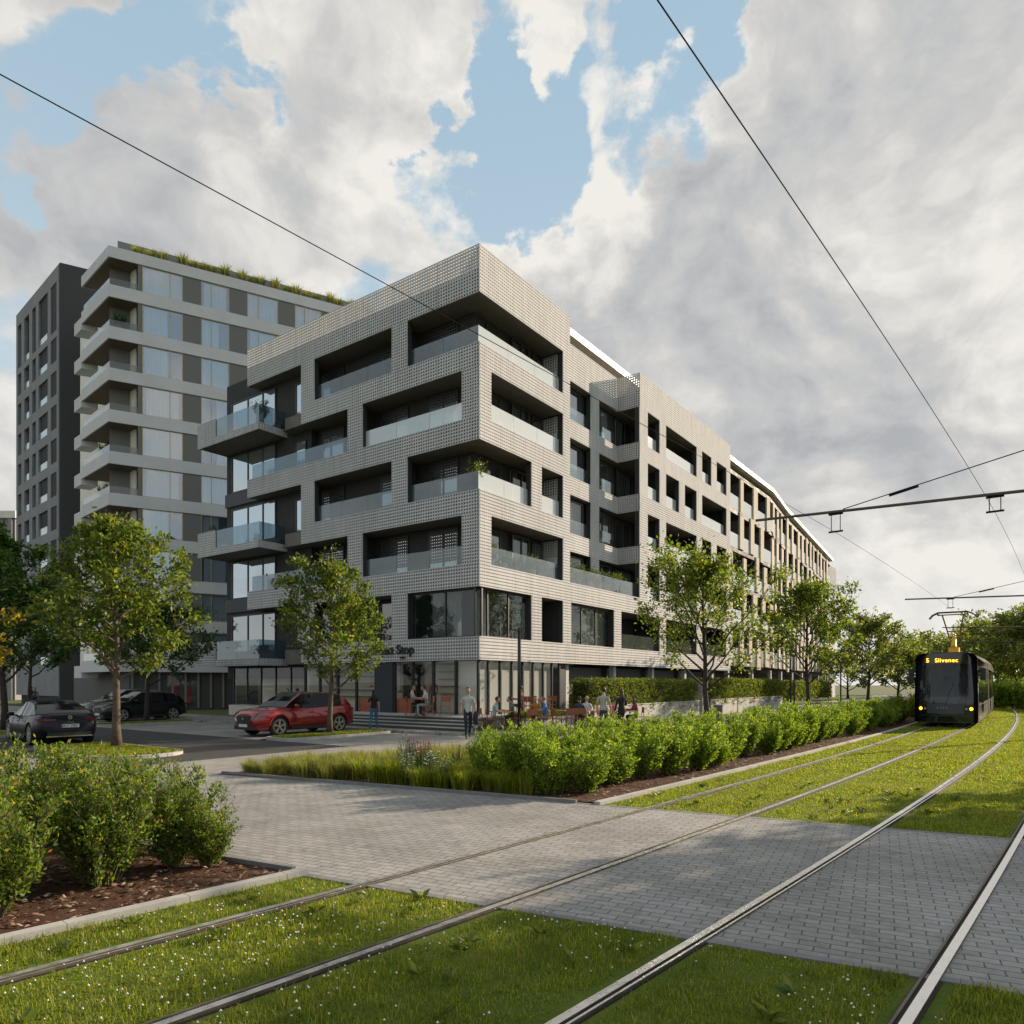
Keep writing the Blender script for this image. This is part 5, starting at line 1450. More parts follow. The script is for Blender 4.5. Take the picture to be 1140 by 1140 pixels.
    for f in gfs:
        b = lerp_tab(top, f)-.02; z = max(zr(f), b+.002); wb_ = lerp_tab(hwt, f)*.90; q = min(1, (z-b)/(H-1.0))
        wr = wb_-.20*q-.01
        rings.append([(wb_, b), (wr+.015, z-.05*q), (wr-.07*q-.01, z), (wr*.5, z+.012*q), (0, z+.016*q)])
    parts = {'roof': (MB(), paint), 'side_window': (MB(), M_cglass), 'windscreen': (MB(), M_cglass), 'rear_window': (MB(), M_cglass), 'pillar': (MB(), M_trim)}
    for i in range(len(gfs)-1):
        f = (gfs[i]+gfs[i+1])/2; a, b = rings[i], rings[i+1]; x0, x1 = X(gfs[i]), X(gfs[i+1])
        for sd in (1, -1):
            Q = lambda r_, x, k: (x, sd*r_[k][0], r_[k][1])
            kd = 'side_window'
            bp = g1+(g2-g1)*.30; bp2 = g1+(g2-g1)*.66
            if abs(f-bp) < .02 or abs(f-bp2) < .01: kd = 'pillar'
            if f > (g2+(g3-g2)*.30 if suv else g2+(g3-g2)*.22): kd = 'roof'
            parts[kd][0].quad(Q(a, x0, 0), Q(b, x1, 0), Q(b, x1, 1), Q(a, x0, 1))
            parts['roof'][0].quad(Q(a, x0, 1), Q(b, x1, 1), Q(b, x1, 2), Q(a, x0, 2))
            kd = 'windscreen' if f < g1 else ('rear_window' if f > g2 else 'roof')
            for k in (2, 3): parts[kd][0].quad(Q(a, x0, k), Q(b, x1, k), Q(b, x1, k+1), Q(a, x0, k+1))
    for k, (m_, mt) in parts.items():
        if m_.f: (m_.build_each if k in ('side_window', 'pillar') else m_.build)(k, mt, t, True)
    # wheels
    for f in (fw, rw):
        for sd in (1, -1):
            c = (X(f), sd*.80, WR)
            w = MB(); w.lathe([(WR-.11, -.105), (WR-.02, -.11), (WR, -.085), (WR, .085), (WR-.02, .11), (WR-.11, .105), (WR-.13, .0), (WR-.11, -.105)], c, 28, axis='y', cap=False); wh = w.build('wheel', M_tyre, t, True)
            r_ = MB(); r_.lathe([(WR-.105, sd*.06), (WR-.10, sd*.105), (WR-.125, sd*.108), (WR-.14, sd*.05)], c, 28, axis='y', cap=False)
            for q in range(5):
                a0 = q*1.2566; st = len(r_.v)
                for da in (-.13, .13):
                    st = len(r_.v); r_.box(-.016, .016, sd*.06, sd*.098, .03, WR-.115); r_.xf(Matrix.Translation(c) @ Matrix.Rotation(a0+da, 4, 'Y'), st)
            r_.lathe([(.055, sd*.07), (.05, sd*.104), (.01, sd*.106)], c, 12, axis='y'); r_.build('rim', rims, wh)
            d_ = MB(); d_.lathe([(WR-.12, sd*.045), (.01, sd*.05)], c, 20, axis='y'); d_.build('brake_disc', M_trim, wh)
    x0, x1 = X(0), X(1)
    wt_ = MB()
    for f in (fw, rw): wt_.box(X(f)-.42, X(f)+.42, -.54, .54, .25, .72)
    wt_.box(X(.9), X(.1), -.60, .60, .20, .30); wt_.build('underbody', M_trim, t)
    for sd in (1, -1):
        m_ = MB(); fx = X(g0+.055); wy = lerp_tab(hwt, .35)*.94
        m_.ell((fx-.16, sd*(wy+.10), lerp_tab(top, .35)+.06), (.09, .10, .07), 10, 6); m_.box(fx-.2, fx-.14, min(sd*(wy-.08), sd*(wy+.06)), max(sd*(wy-.08), sd*(wy+.06)), lerp_tab(top, .35)-.01, lerp_tab(top, .35)+.03); m_.build('wing_mirror', paint, t, True)
        for f in ((.50, .66) if suv else (.50, .655)):
            hd = MB(); yy = lerp_tab(hwt, f)*.975; hd.box(X(f)-.11, X(f)+.11, min(sd*yy, sd*(yy+.025)), max(sd*yy, sd*(yy+.025)), .86 if suv else .74, .89 if suv else .77); hd.build('door_handle', paint if suv else M_chrome, t)
        dl = MB()
        for f in (.335, .515, .70):
            for q in range(8):
                z0_ = .34+q*.08 if suv else .30+q*.07; yy = lerp_tab(hwt, f); zt, zb = lerp_tab(top, f), lerp_tab(bot, f)
                fr_ = ((z0_+.03)-zb)/(zt-zb); k_ = np.interp(fr_, [0, .16, .40, .66, .84], [.84, .965, 1, .985, .955])
                dl.box(X(f)-.004, X(f)+.004, min(sd*(yy*k_-.01), sd*(yy*k_+.002)), max(sd*(yy*k_-.01), sd*(yy*k_+.002)), z0_, z0_+.082)
        dl.build('door_seam', M_trim, t)
        sl_ = MB(); sl_.box(X(.70), X(.30), min(sd*.86, sd*.945), max(sd*.86, sd*.945), .20 if not suv else .25, .30 if not suv else .37); sl_.build('sill', M_trim if suv else paint, t)
        if suv:
            for f in (fw, rw):
                ar = MB(); a_ = [R(8+164*q/12) for q in range(13)]
                vs = []
                for q in a_:
                    for rr in (WR+.05, WR+.10): vs += [(X(f)+rr*math.cos(q), sd*.938, WR+rr*math.sin(q))]
                ar.add(vs, [(2*q, 2*q+1, 2*q+3, 2*q+2) for q in range(12)]); ar.build('wheel_arch', paint, t)
        # lamps wrap the corners
        hl = MB(); vs = []
        for f in (.012, .03, .06, .10):
            yy = lerp_tab(hwt, f)*.975+.012; zt = lerp_tab(top, f)
            vs += [(X(f)+.02, sd*yy, zt-.17-.02*(f < .02)), (X(f)+.02, sd*yy, zt-.075)]
        vs = [(X(0)+.015, sd*.44, vs[0][2]), (X(0)+.012, sd*.44, vs[1][2])]+vs
        hl.add(vs, [(2*q, 2*q+2, 2*q+3, 2*q+1) for q in range(4)]); hl.build('headlight', M_headl, t)
        tl = MB(); vs = []
        for f in (.995, .975, .95, .925):
            yy = lerp_tab(hwt, f)*.985+.014; zt = lerp_tab(top, .95)
            vs += [(X(f)-.02, sd*yy, zt-.21), (X(f)-.02, sd*yy, zt-.13)]
        vs = [(X(1)-.022, sd*.40, zt-.19), (X(1)-.022, sd*.40, zt-.14)]+vs
        tl.add(vs, [(2*q, 2*q+2, 2*q+3, 2*q+1) for q in range(4)]); tl.build('taillight', M_tail, t)
    gr = MB(); zc_ = .62 if suv else .52
    gr.prism([(x0+.02, -.42), (x0+.035, 0), (x0+.02, .42), (x0-.06, .42), (x0-.06, -.42)], zc_-.17, zc_+.17); gr.prism([(x0+.012, -.6), (x0+.02, 0), (x0+.012, .6), (x0-.1, .62), (x0-.1, -.62)], .27, .40)
    gr.build('grille', M_trim, t)
    em = MB(); em.lathe([(.055, x0+.036), (.055, x0+.045), (.042, x0+.045), (.042, x0+.036)], (0, 0, zc_+.06), 20, axis='x'); em.tube([(x0+.042, -.04, zc_+.075), (x0+.042, 0, zc_+.045), (x0+.042, .04, zc_+.075)], .006, 4); em.build('emblem', M_chrome, t)
    fp = MB(); fp.box(x0+.036, x0+.042, -.26, .26, zc_-.25, zc_-.14); fp.build('number_plate', M_plate, t)
    zt = lerp_tab(top, .95)
    bp_ = MB(); bp_.box(x1-.022, x1+.25, -.62, .62, .27 if not suv else .33, .42 if not suv else .5); bp_.build('rear_bumper', M_trim, t)
    if not suv:
        cs = MB(); cs.box(x1-.034, x1-.02, -.66, .66, .285, .32); cs.build('chrome_strip', M_chrome, t)
        tb = MB(); tb.box(x1-.024, x1+.05, -.33, .33, zt-.205, zt-.19); tb.build('light_bar', M_trim, t)
        e2 = MB(); e2.lathe([(.062, x1-.036), (.062, x1-.02), (.048, x1-.02), (.048, x1-.036)], (0, 0, zt-.10), 22, axis='x')
        for w_ in ([(-.035, .035), (-.016, -.012), (0, .018), (.016, -.012), (.035, .035)], [(-.026, -.03), (0, -.042), (.026, -.03)]):
            e2.tube([(x1-.03, a, zt-.10+b) for a, b in w_], .005, 4)
        e2.build('emblem', M_chrome, t)
        text('ARTEON', .062, M_chrome, t, axes((x1-.024, .23, zt-.275), (0, -1, 0), (0, 0, 1)), .003, name='lettering', space=1.6)
    pl = MB(); pz = (zt-.42) if not suv else .72
    pl.box(x1-.034, x1-.022, -.26, .26, pz, pz+.11); np_ = pl.build('number_plate', M_plate, t)
    pb_ = MB(); pb_.box(x1-.037, x1-.0345, .215, .26, pz, pz+.11); pb_.build('blue_band', M_pblue, np_)
    if plate: text(plate, .105, M_trim, np_, axes((x1-.036, .20, pz+.02), (0, -1, 0), (0, 0, 1)), .001, name='plate_lettering')
    return t
P_red = pm('red_paint', (.27, .008, .010), .28, .35, coat=1.)
P_dark = pm('dark_paint', (.006, .008, .014), .35, 0, spec=.2, coat=.2)
P_black = pm('black_paint', (.008, .008, .009), .3, .1, spec=.3, coat=.4)
P_grey = pm('grey_paint', (.05, .05, .055), .3, .4, coat=1.)
make_car('parked_car', 'red sport utility car parked beside the tree in front of the cafe', W(-6.25, 4.33, .012), ROT+R(180), P_red, 'suv', '6AE 4210', pm('two_tone_rim', (.40, .36, .29), .4, .2))
make_car('parked_car', 'dark blue saloon car seen from behind at the kerbed grass island', W(-13.65, 8.1, .01), ROT+R(82), P_dark, 'sedan', '8U7 2983')
make_car('parked_car', 'black sport utility car parked under the dark tree across the street', W(-4.75, 19.6, .012), ROT+R(180), P_black, 'suv', '', M_rim).scale = (.94, .94, .94)
make_car('parked_car', 'dark grey car half hidden behind the black sport utility car', W(-4.3, 22.2, .012), ROT+R(180), P_grey, 'suv', '', M_trim)

# ================================================================== tram
TS = 13.3
def tangent(s): v = (T(s+.5, 2.43)-T(s-.5, 2.43)); return math.atan2(v.y, v.x)
TRAM = thing('tram', 'black tram with yellow raised pantograph and lit amber destination display', 'tram', T(TS, 2.43, 0), tangent(TS+4)+math.pi)
M_tbody = pm('tram_paint', (.055, .042, .032), .85, 0, .12, 2, spec=.05)
M_tblack = pm('tram_gloss_black', (.010, .010, .011), .16, 0, .2, 3., coat=.7)
M_tglass = pm('tram_glass', (.012, .018, .028), .04, 0, spec=.5, coat=.2)
M_tgrey = pm('tram_grey_panel', (.045, .055, .070), .35, .1)
M_amber = pm('amber_light', (.9, .35, .02), .4, emit=(1., .42, .02), es=3.0)
M_yel = pm('yellow_paint', (.70, .40, .01), .5)
M_rustp = pm('pantograph_brown', (.22, .09, .03), .5)
def hwz(z, z0=.22, z1=3.38, w=1.24):
    r_ = .38
    if z > z1-r_: return w-r_+math.sqrt(max(0, r_*r_-(z-z1+r_)**2))
    if z < z0+.12: return w-.12+math.sqrt(max(0, .0144-(z-z0-.12)**2))
    return w-.05*max(0, (z-1.2)/2.2)
def noseX(y, z):     # front surface, x forward
    return -.42*abs(y/1.24)**3.2-.055*max(0, z-1.1)**1.6-.10*max(0, .55-z)
def nose_patch(mb, y0, y1, z0, z1, off, ny=14, nz=12, clip=True, m=0):
    vs = []
    for j in range(nz+1):
        z = z0+(z1-z0)*j/nz
        for i in range(ny+1):
            y = y0+(y1-y0)*i/ny
            if clip: y = max(-hwz(z), min(hwz(z), y))
            vs.append((noseX(y, z)+off, y, z))
    mb.add(vs, [(j*(ny+1)+i, j*(ny+1)+i+1, (j+1)*(ny+1)+i+1, (j+1)*(ny+1)+i) for j in range(nz) for i in range(ny)], m)
fb_ = MB()
zs = [.22, .24, .28, .34, .6, 1.0, 1.4, 1.8, 2.2, 2.6, 2.9, 3.0, 3.1, 3.2, 3.28, 3.33, 3.36, 3.38]; ny = 20
vs = []
for z in zs:
    for i in range(ny+1): y = -1+2*i/ny; y *= hwz(z); vs.append((noseX(y, z), y, z))
fb_.add(vs, [(j*(ny+1)+i, j*(ny+1)+i+1, (j+1)*(ny+1)+i+1, (j+1)*(ny+1)+i) for j in range(len(zs)-1) for i in range(ny)])
fb_.f = [f for f in fb_.f if not all(abs(fb_.v[i][1]) < .86 and 1.3 < fb_.v[i][2] < 2.95 for i in f)]; fb_.m = [0]*len(fb_.f)
fb_.build('front', M_tblack, TRAM, True)
M_cab = pm('cab_grey', (.22, .21, .20), .7, 0, .1, 3)
cb_ = MB(); cb_.box(-1.9, -1.86, -1.1, 1.1, .9, 3.1); cb_.build('cab_partition', M_cab, TRAM)
cb_ = MB(); cb_.prism([(-.25, -.85), (-.25, .85), (-.75, .75), (-.75, -.75)], 1.15, 1.34); cb_.build('dashboard', M_trim, TRAM)
cb_ = MB(); cb_.box(-1.5, -1.36, -.27, .27, 1.0, 1.95); cb_.box(-1.5, -1.38, -.15, .15, 1.97, 2.2); cb_.box(-1.36, -.95, -.27, .27, .95, 1.1); cb_.build('driver_seat', pm('seat_cloth', (.10, .10, .12), .9), TRAM)
cb_ = MB(); cb_.box(-1.85, -.3, -.9, .9, 2.88, 2.9); cb_.build('cab_ceiling', M_cab, TRAM)
def tram_section(x0, x1, rot, org, first=False):
    M = Matrix.Translation(org) @ Matrix.Rotation(rot, 4, 'Z')
    b_ = MB(); vs = []
    yz = [(hwz(z), z) for z in zs]
    ring = yz+[(0, 3.40)]+[(-y, z) for y, z in reversed(yz)]
    for xx, edge in ((x0, first), (x0-.2, first), (x1, False)):
        for (y, z) in ring:
            nx = xx
            if edge and xx == x0: nx = noseX(y, z)
            vs.append((nx, y, z))
    n = len(ring)
    b_.add(vs, [(k*n+i, k*n+(i+1) % n, (k+1)*n+(i+1) % n, (k+1)*n+i) for k in range(2) for i in range(n)])
    b_.xf(M); bd = b_.build('body', M_tbody, TRAM, True)
    for sd in (1, -1):
        L_ = x0-x1; k = max(2, int(L_/1.75)); w_ = (L_-.9)/k
        for i in range(k):
            a0 = x0-.75-i*w_; a1 = a0-w_+.16; wb_ = MB()
            dr_ = (i % 3 == 1)
            zz = [1.15 if not dr_ else .45, 1.7, 2.3, 2.78]
            vs = []
            for z in zz: vs += [(a0, sd*(hwz(z)+.006), z), (a1, sd*(hwz(z)+.006), z)]
            wb_.add(vs, [(2*q, 2*q+1, 2*q+3, 2*q+2) for q in range(3)]); wb_.xf(M)
            wb_.build('door' if dr_ else 'window', M_tglass, TRAM)
        sk = MB(); sk.box(x1+.3, x0-.8, min(sd*1.20, sd*1.247), max(sd*1.20, sd*1.247), 1.02, 1.06); sk.xf(M); sk.build('side_strip', M_tgrey, TRAM)
    bg_ = MB(); xm = (x0+x1)/2; 
    for q in (-.95, .95):
        for sd in (1, -1): bg_.lathe([(.30, sd*.66), (.32, sd*.70), (.32, sd*.80)], (xm+q, 0, .33), 16, axis='y')
    bg_.box(xm-1.5, xm+1.5, -1.05, 1.05, .12, .5); bg_.xf(M); bg_.build('bogie', M_trim, TRAM)
    rf_ = MB(); rf_.box(x1+.6, x0-2.2, -.75, .75, 3.38, 3.50); rf_.xf(M); rf_.build('roof_fairing', M_tgrey, TRAM)
tram_section(0, -8.6, 0, Vector((0, 0, 0)), True)
inv_ = (Matrix.Translation(TRAM.location) @ Matrix.Rotation(TRAM.rotation_euler.z, 4, 'Z')).inverted()
for (sa, Ls) in ((9.1, 6.5), (16.1, 8.5)):
    pos = inv_ @ T(TS+sa, 2.43, 0); rr = tangent(TS+sa+Ls/2)+math.pi-TRAM.rotation_euler.z
    tram_section(0, -Ls, rr, pos)
    bl = MB(); bl.box(-.05, .55, -1.12, 1.12, .45, 3.2); bl.xf(Matrix.Translation(pos) @ Matrix.Rotation(rr, 4, 'Z')); bl.build('bellows', M_trim, TRAM)
w_ = MB(); nose_patch(w_, -.88, .88, 1.12, 2.90, .012); w_.build('windscreen', glass_mat('tram_screen', (.66, .72, .78), (.02, .03, .045), .12, .04), TRAM, True)
for sd in (1, -1):
    w_ = MB(); nose_patch(w_, sd*.90, sd*1.20, 1.25, 2.86, .010, 4, 8); w_.build('corner_window', M_tglass, TRAM, True)
w_ = MB(); nose_patch(w_, -.86, .86, 2.92, 3.24, .014, 12, 3); ds_ = w_.build('destination_display', M_tblack, TRAM, True)
TX = lambda o, s, y, z, nm, mt, sp=1.0: text(s, o, mt, nm, axes((noseX(0 if s != '5' else .58, z)+.03, y, z), (0, 1, 0), (0, 0, 1)), .004, name='lettering', space=sp, bold=False)
TX(.27, '5', -.78, 2.97, ds_, M_amber); TX(.26, 'Slivenec', -.42, 2.97, ds_, M_amber, 1.08)
w_ = MB(); nose_patch(w_, -.72, .72, .62, 1.08, .012, 10, 3); lp = w_.build('lower_panel', M_tgrey, TRAM, True)
TX(.13, '4402', -.34, .86, lp, pm('number_grey', (.35, .35, .36), .4, .6), 1.9)
w_ = MB(); nose_patch(w_, -1.24, 1.24, .26, .52, .03, 16, 3); w_.build('bumper', M_tblack, TRAM, True)
w_ = MB(); nose_patch(w_, -1.0, 1.0, .53, .56, .03, 16, 1); nose_patch(w_, -1.1, 1.1, .235, .262, .045, 16, 1); w_.build('bumper_strip', M_tgrey, TRAM, True)
for sd in (1, -1):
    y = sd*.98; hl = MB(); hl.lathe([(.075, -.01), (.07, .02), (.02, .03)], (noseX(y, .86)+.01, y, .86), 14, axis='x'); hl.build('headlight', M_amber, TRAM)
    y = sd*.80; hl = MB(); hl.lathe([(.05, -.01), (.045, .02), (.02, .025)], (noseX(y, .86)+.012, y, .85), 12, axis='x'); hl.build('running_light', M_headl, TRAM)
    mr = MB(); mr.box(-.62, -.42, min(sd*1.30, sd*1.52), max(sd*1.30, sd*1.52), 2.15, 2.68); mr.box(-.56, -.5, min(sd*1.18, sd*1.31), max(sd*1.18, sd*1.31), 2.50, 2.60); mr.build('wing_mirror', M_trim, TRAM)
wp = MB(); wp.tube([(noseX(0, 1.0)+.03, .0, 1.02), (noseX(.1, 1.5)+.03, .15, 1.55), (noseX(.3, 2.0)+.035, .32, 2.0)], .012, 5); wp.build('wiper', M_trim, TRAM)
PX = -4.4
pg = MB(); pg.box(PX-.7, PX+.7, -.45, .45, 3.40, 3.56); pg.box(PX-.35, PX+.35, -.22, .22, 3.561, 3.80); pg.tube([(PX+.35, 0, 3.8), (PX-.15, 0, 4.35)], [.14, .09], 8)
pan = pg.build('pantograph', M_yel, TRAM)
pg = MB()
for sd in (1, -1): pg.tube([(PX-.15, sd*.22, 4.33), (PX+.75, sd*.45, 5.40)], .032, 6)
pg.tube([(PX-.15, -.24, 4.34), (PX-.15, .24, 4.34)], .04, 6); pg.tube([(PX+.1, -.28, 4.62), (PX+.1, .28, 4.62)], .03, 6); pg.tube([(PX+.75, -.62, 5.40), (PX+.75, .62, 5.40)], .03, 6)
pg.build('arm', M_rustp, pan)
pg = MB()
for dx in (-.2, .2):
    pg.tube([(PX+.75+dx, -1.0, 5.22), (PX+.75+dx, -.86, 5.40), (PX+.75+dx, -.62, 5.52), (PX+.75+dx, .62, 5.52), (PX+.75+dx, .86, 5.40), (PX+.75+dx, 1.0, 5.22)], .025, 6)
for sd in (1, -1): pg.box(PX+.5, PX+1.0, sd*.62-.03, sd*.62+.03, 5.38, 5.50)
pg.build('contact_bow', M_trim, pan)

# ================================================================== overhead line
M_wire = pm('copper_wire', (.018, .017, .016), .95, 0, spec=.05)
M_gal = pm('galvanised_steel', (.11, .095, .08), .7, .1, .1, 4, spec=.2)
def wire(label, off, zf, s0, s1, r_=.0042):
    pts = [T(s0+(s1-s0)*i/120, off) for i in range(121)]; b0 = pts[0].copy()
    mb = MB(); mb.tube([p_-b0+Vector((0, 0, zf(s0+(s1-s0)*i/120))) for i, p_ in enumerate(pts)], r_, 6)
    o = mb.build('contact_wire', M_wire); o.location = b0
    return tag(o, label, 'overhead wire', 'overhead wires')
BS = [-6.1, 15.6, 37.5, 59.0, 80]
def zfw(s):
    return 5.6-.035*abs(math.sin(math.pi*(s-BS[0])/21.7))
wire('contact wire over the left track, crossing the sky in front of the grey tower', 2.43, zfw, -27, 90)
wire('contact wire over the right track, running down the right half of the sky', -.72, zfw, -24, 90)
blab = ['nearest steel cross beam carrying the wires, left end before the beige house', 'second steel cross beam, above the tram', 'third cross beam, behind the pantograph', 'fourth cross beam, in front of the wood', 'farthest cross beam, over the curve']
for i, s_ in enumerate(BS):
    base = T(s_, -4.3); 
    MA = thing('catenary_mast', ['mast outside the right edge that carries the nearest beam', 'mast right of the second beam', 'slim grey mast in front of the wood, right of the tram', 'far mast before the wood', 'farthest mast on the curve'][i], 'mast', base, 0, 'catenary masts')
    mb = MB(); mb.tube([(0, 0, -.3), (0, 0, 7.6)], [.12, .09], 10); mb.build('pole', M_gal, MA)
    a = T(s_, 4.35, 6.16)-base; b = Vector((0, 0, 5.86))
    bm_ = MB(); bm_.tube([a, b], .036, 8); bm_.build('cross_beam', M_gal, MA)
    cb_ = MB(); p_ = a.lerp(b, .24); q_ = Vector((0, 0, 7.4)); cb_.tube([p_+Vector((0, 0, .04)), q_], .012, 5); cb_.tube([p_.lerp(q_, .15), p_.lerp(q_, .24)], .028, 6); cb_.build('stay_cable', M_wire, MA)
    for off in (2.43, -.72):
        f = (4.35-off)/(4.35+4.3); c = a.lerp(b, f); e = T(s_, off, zfw(s_))-base
        dm = MB(); al = (T(s_+.5, off)-T(s_-.5, off)).normalized(); cr = Vector((-al.y, al.x, 0))
        for q in (-.10, .10):
            dm.tube([c+cr*q-Vector((0, 0, .03)), e+cr*q+Vector((0, 0, .02))], .010, 5)
        dm.tube([c-cr*.16-Vector((0, 0, .05)), c+cr*.16-Vector((0, 0, .05))], .03, 6); dm.tube([e-cr*.16+Vector((0, 0, .02)), e+cr*.16+Vector((0, 0, .02))], .022, 6)
        dm.build('hanger', M_wire, MA)

# ================================================================== street furniture
LP = thing('street_lamp', 'slim dark lamp post with short arm in front of the cafe corner', 'lamp', at(578, 28.6, .0), ROT)
mb = MB(); mb.tube([(0, 0, 0), (0, 0, 4.25)], [.075, .065], 12); mb.lathe([(.11, 0), (.11, .25), (.08, .3)], n=12); mb.build('post', M_black, LP, True)
mb = MB(); mb.box(-.62, .07, -.06, .06, 4.1, 4.16); mb.build('lamp_head', M_black, LP)
for i, (px, Y) in enumerate([(736, 46), (880, 52), (936, 56)]):
    l2 = thing('street_lamp', ['thin dark lamp post in front of the hedge, left of the middle tree', 'thin dark post beside the middle tree', 'thin dark post before the beige house end'][i], 'lamp', at(px if i else 884, Y, 0), ROT)
    mb = MB(); mb.tube([(0, 0, 0), (0, 0, 3.9)], [.06, .05], 8); mb.build('post', M_black, l2); mb = MB(); mb.box(-.4, .06, -.05, .05, 3.8, 3.86); mb.build('lamp_head', M_black, l2)
for i in range(3):
    s_, t_ = [(1.6, 7.0), (2.4, 7.7), (1.4, 8.4)][i]
    pd = thing('pendant_lamp', ['long hanging orange pendant lamp in the cafe window', 'short orange pendant lamp in the cafe window', 'orange pendant lamp deepest in the cafe'][i], 'lamp', W(.8, [5.55, 6.9, 7.6][i], FL), 0)
    zl = [.95, 1.55, 1.2][i]
    mb = MB(); mb.tube([(0, 0, zl+.1), (0, 0, 2.38)], .012, 5); mb.build('cord', M_orange, pd); mb = MB(); mb.lathe([(.03, zl+.14), (.16, zl+.02), (.17, zl), (.05, zl+.01)], n=14); mb.build('lamp_shade', M_orange, pd, True)
# planter strip between podium and terrace
PLN = thing('planter', 'long green planter between the cafe window and the lower terrace', 'planter', W(-.9, -2.5), ROT)
mb = MB(); mb.box(0, 7.0, 0, .45, .0, .56); mb.build('trough', M_conc, PLN)
rngp = np.random.default_rng(31); n = 2600
P = np.stack([rngp.uniform(.05, 6.95, n), rngp.uniform(.0, .45, n), rngp.uniform(.5, .62, n)], 1); D = rngp.normal(size=(n, 3))*.35+np.array([0, 0, 1.])
V, F = leaves(P, D, .26, rngp, .2, .16); obj('foliage', np_mesh('foliage', V, F, GRASSM), PLN)
M_cwood = pm('chair_russet', (.27, .085, .035), .5, 0, .15, 6)
def make_chair(label, loc, rz, group):
    t = thing('cafe_chair', label, 'chair', loc, rz, group)
    mb = MB(); mb.box(-.22, .22, -.21, .22, .435, .465); mb.build('seat', M_cwood, t)
    mb = MB(); mb.prism([(-.23, -.25), (-.1, -.275), (.1, -.275), (.23, -.25), (.23, -.23), (.1, -.255), (-.1, -.255), (-.23, -.23)], .62, .86); mb.build('backrest', M_cwood, t)
    for sx in (-1, 1):
        mb = MB(); mb.tube([(sx*.20, .19, .434), (sx*.22, .23, 0)], .014, 6); mb.build('leg', M_cwood, t)
        mb = MB(); mb.tube([(sx*.21, -.245, .80), (sx*.205, -.20, .434), (sx*.22, -.26, 0)], .014, 6); mb.build('leg', M_cwood, t)
    return t
def make_table(label, loc, rz, w=.8, group='cafe tables'):
    t = thing('cafe_table', label, 'table', loc, rz, group)
    mb = MB(); mb.box(-w/2, w/2, -.38, .38, .715, .745); mb.build('tabletop', M_cwood, t)
    for sx in (-1, 1):
        for sy in (-1, 1):
            mb = MB(); mb.tube([(sx*(w/2-.06), sy*.32, .714), (sx*(w/2-.04), sy*.34, 0)], .016, 6); mb.build('leg', M_cwood, t)
    return t
TZ = .15
tb_ = MB(); poly(tb_, [(-2.6, -2.55), (-4.0, -6.6), (-2.0, -7.6), (9.5, -8.4), (9.5, -2.06), (-1.0, -2.06)], TZ)
k_ = [(-2.6, -2.55), (-4.0, -6.6), (-2.0, -7.6), (9.5, -8.4)]
for a, b in zip(k_[:-1], k_[1:]): tb_.quad(W(*a, TZ), W(*b, TZ), W(*b, 0), W(*a, 0))
struct('terrace', tb_, M_plaza)

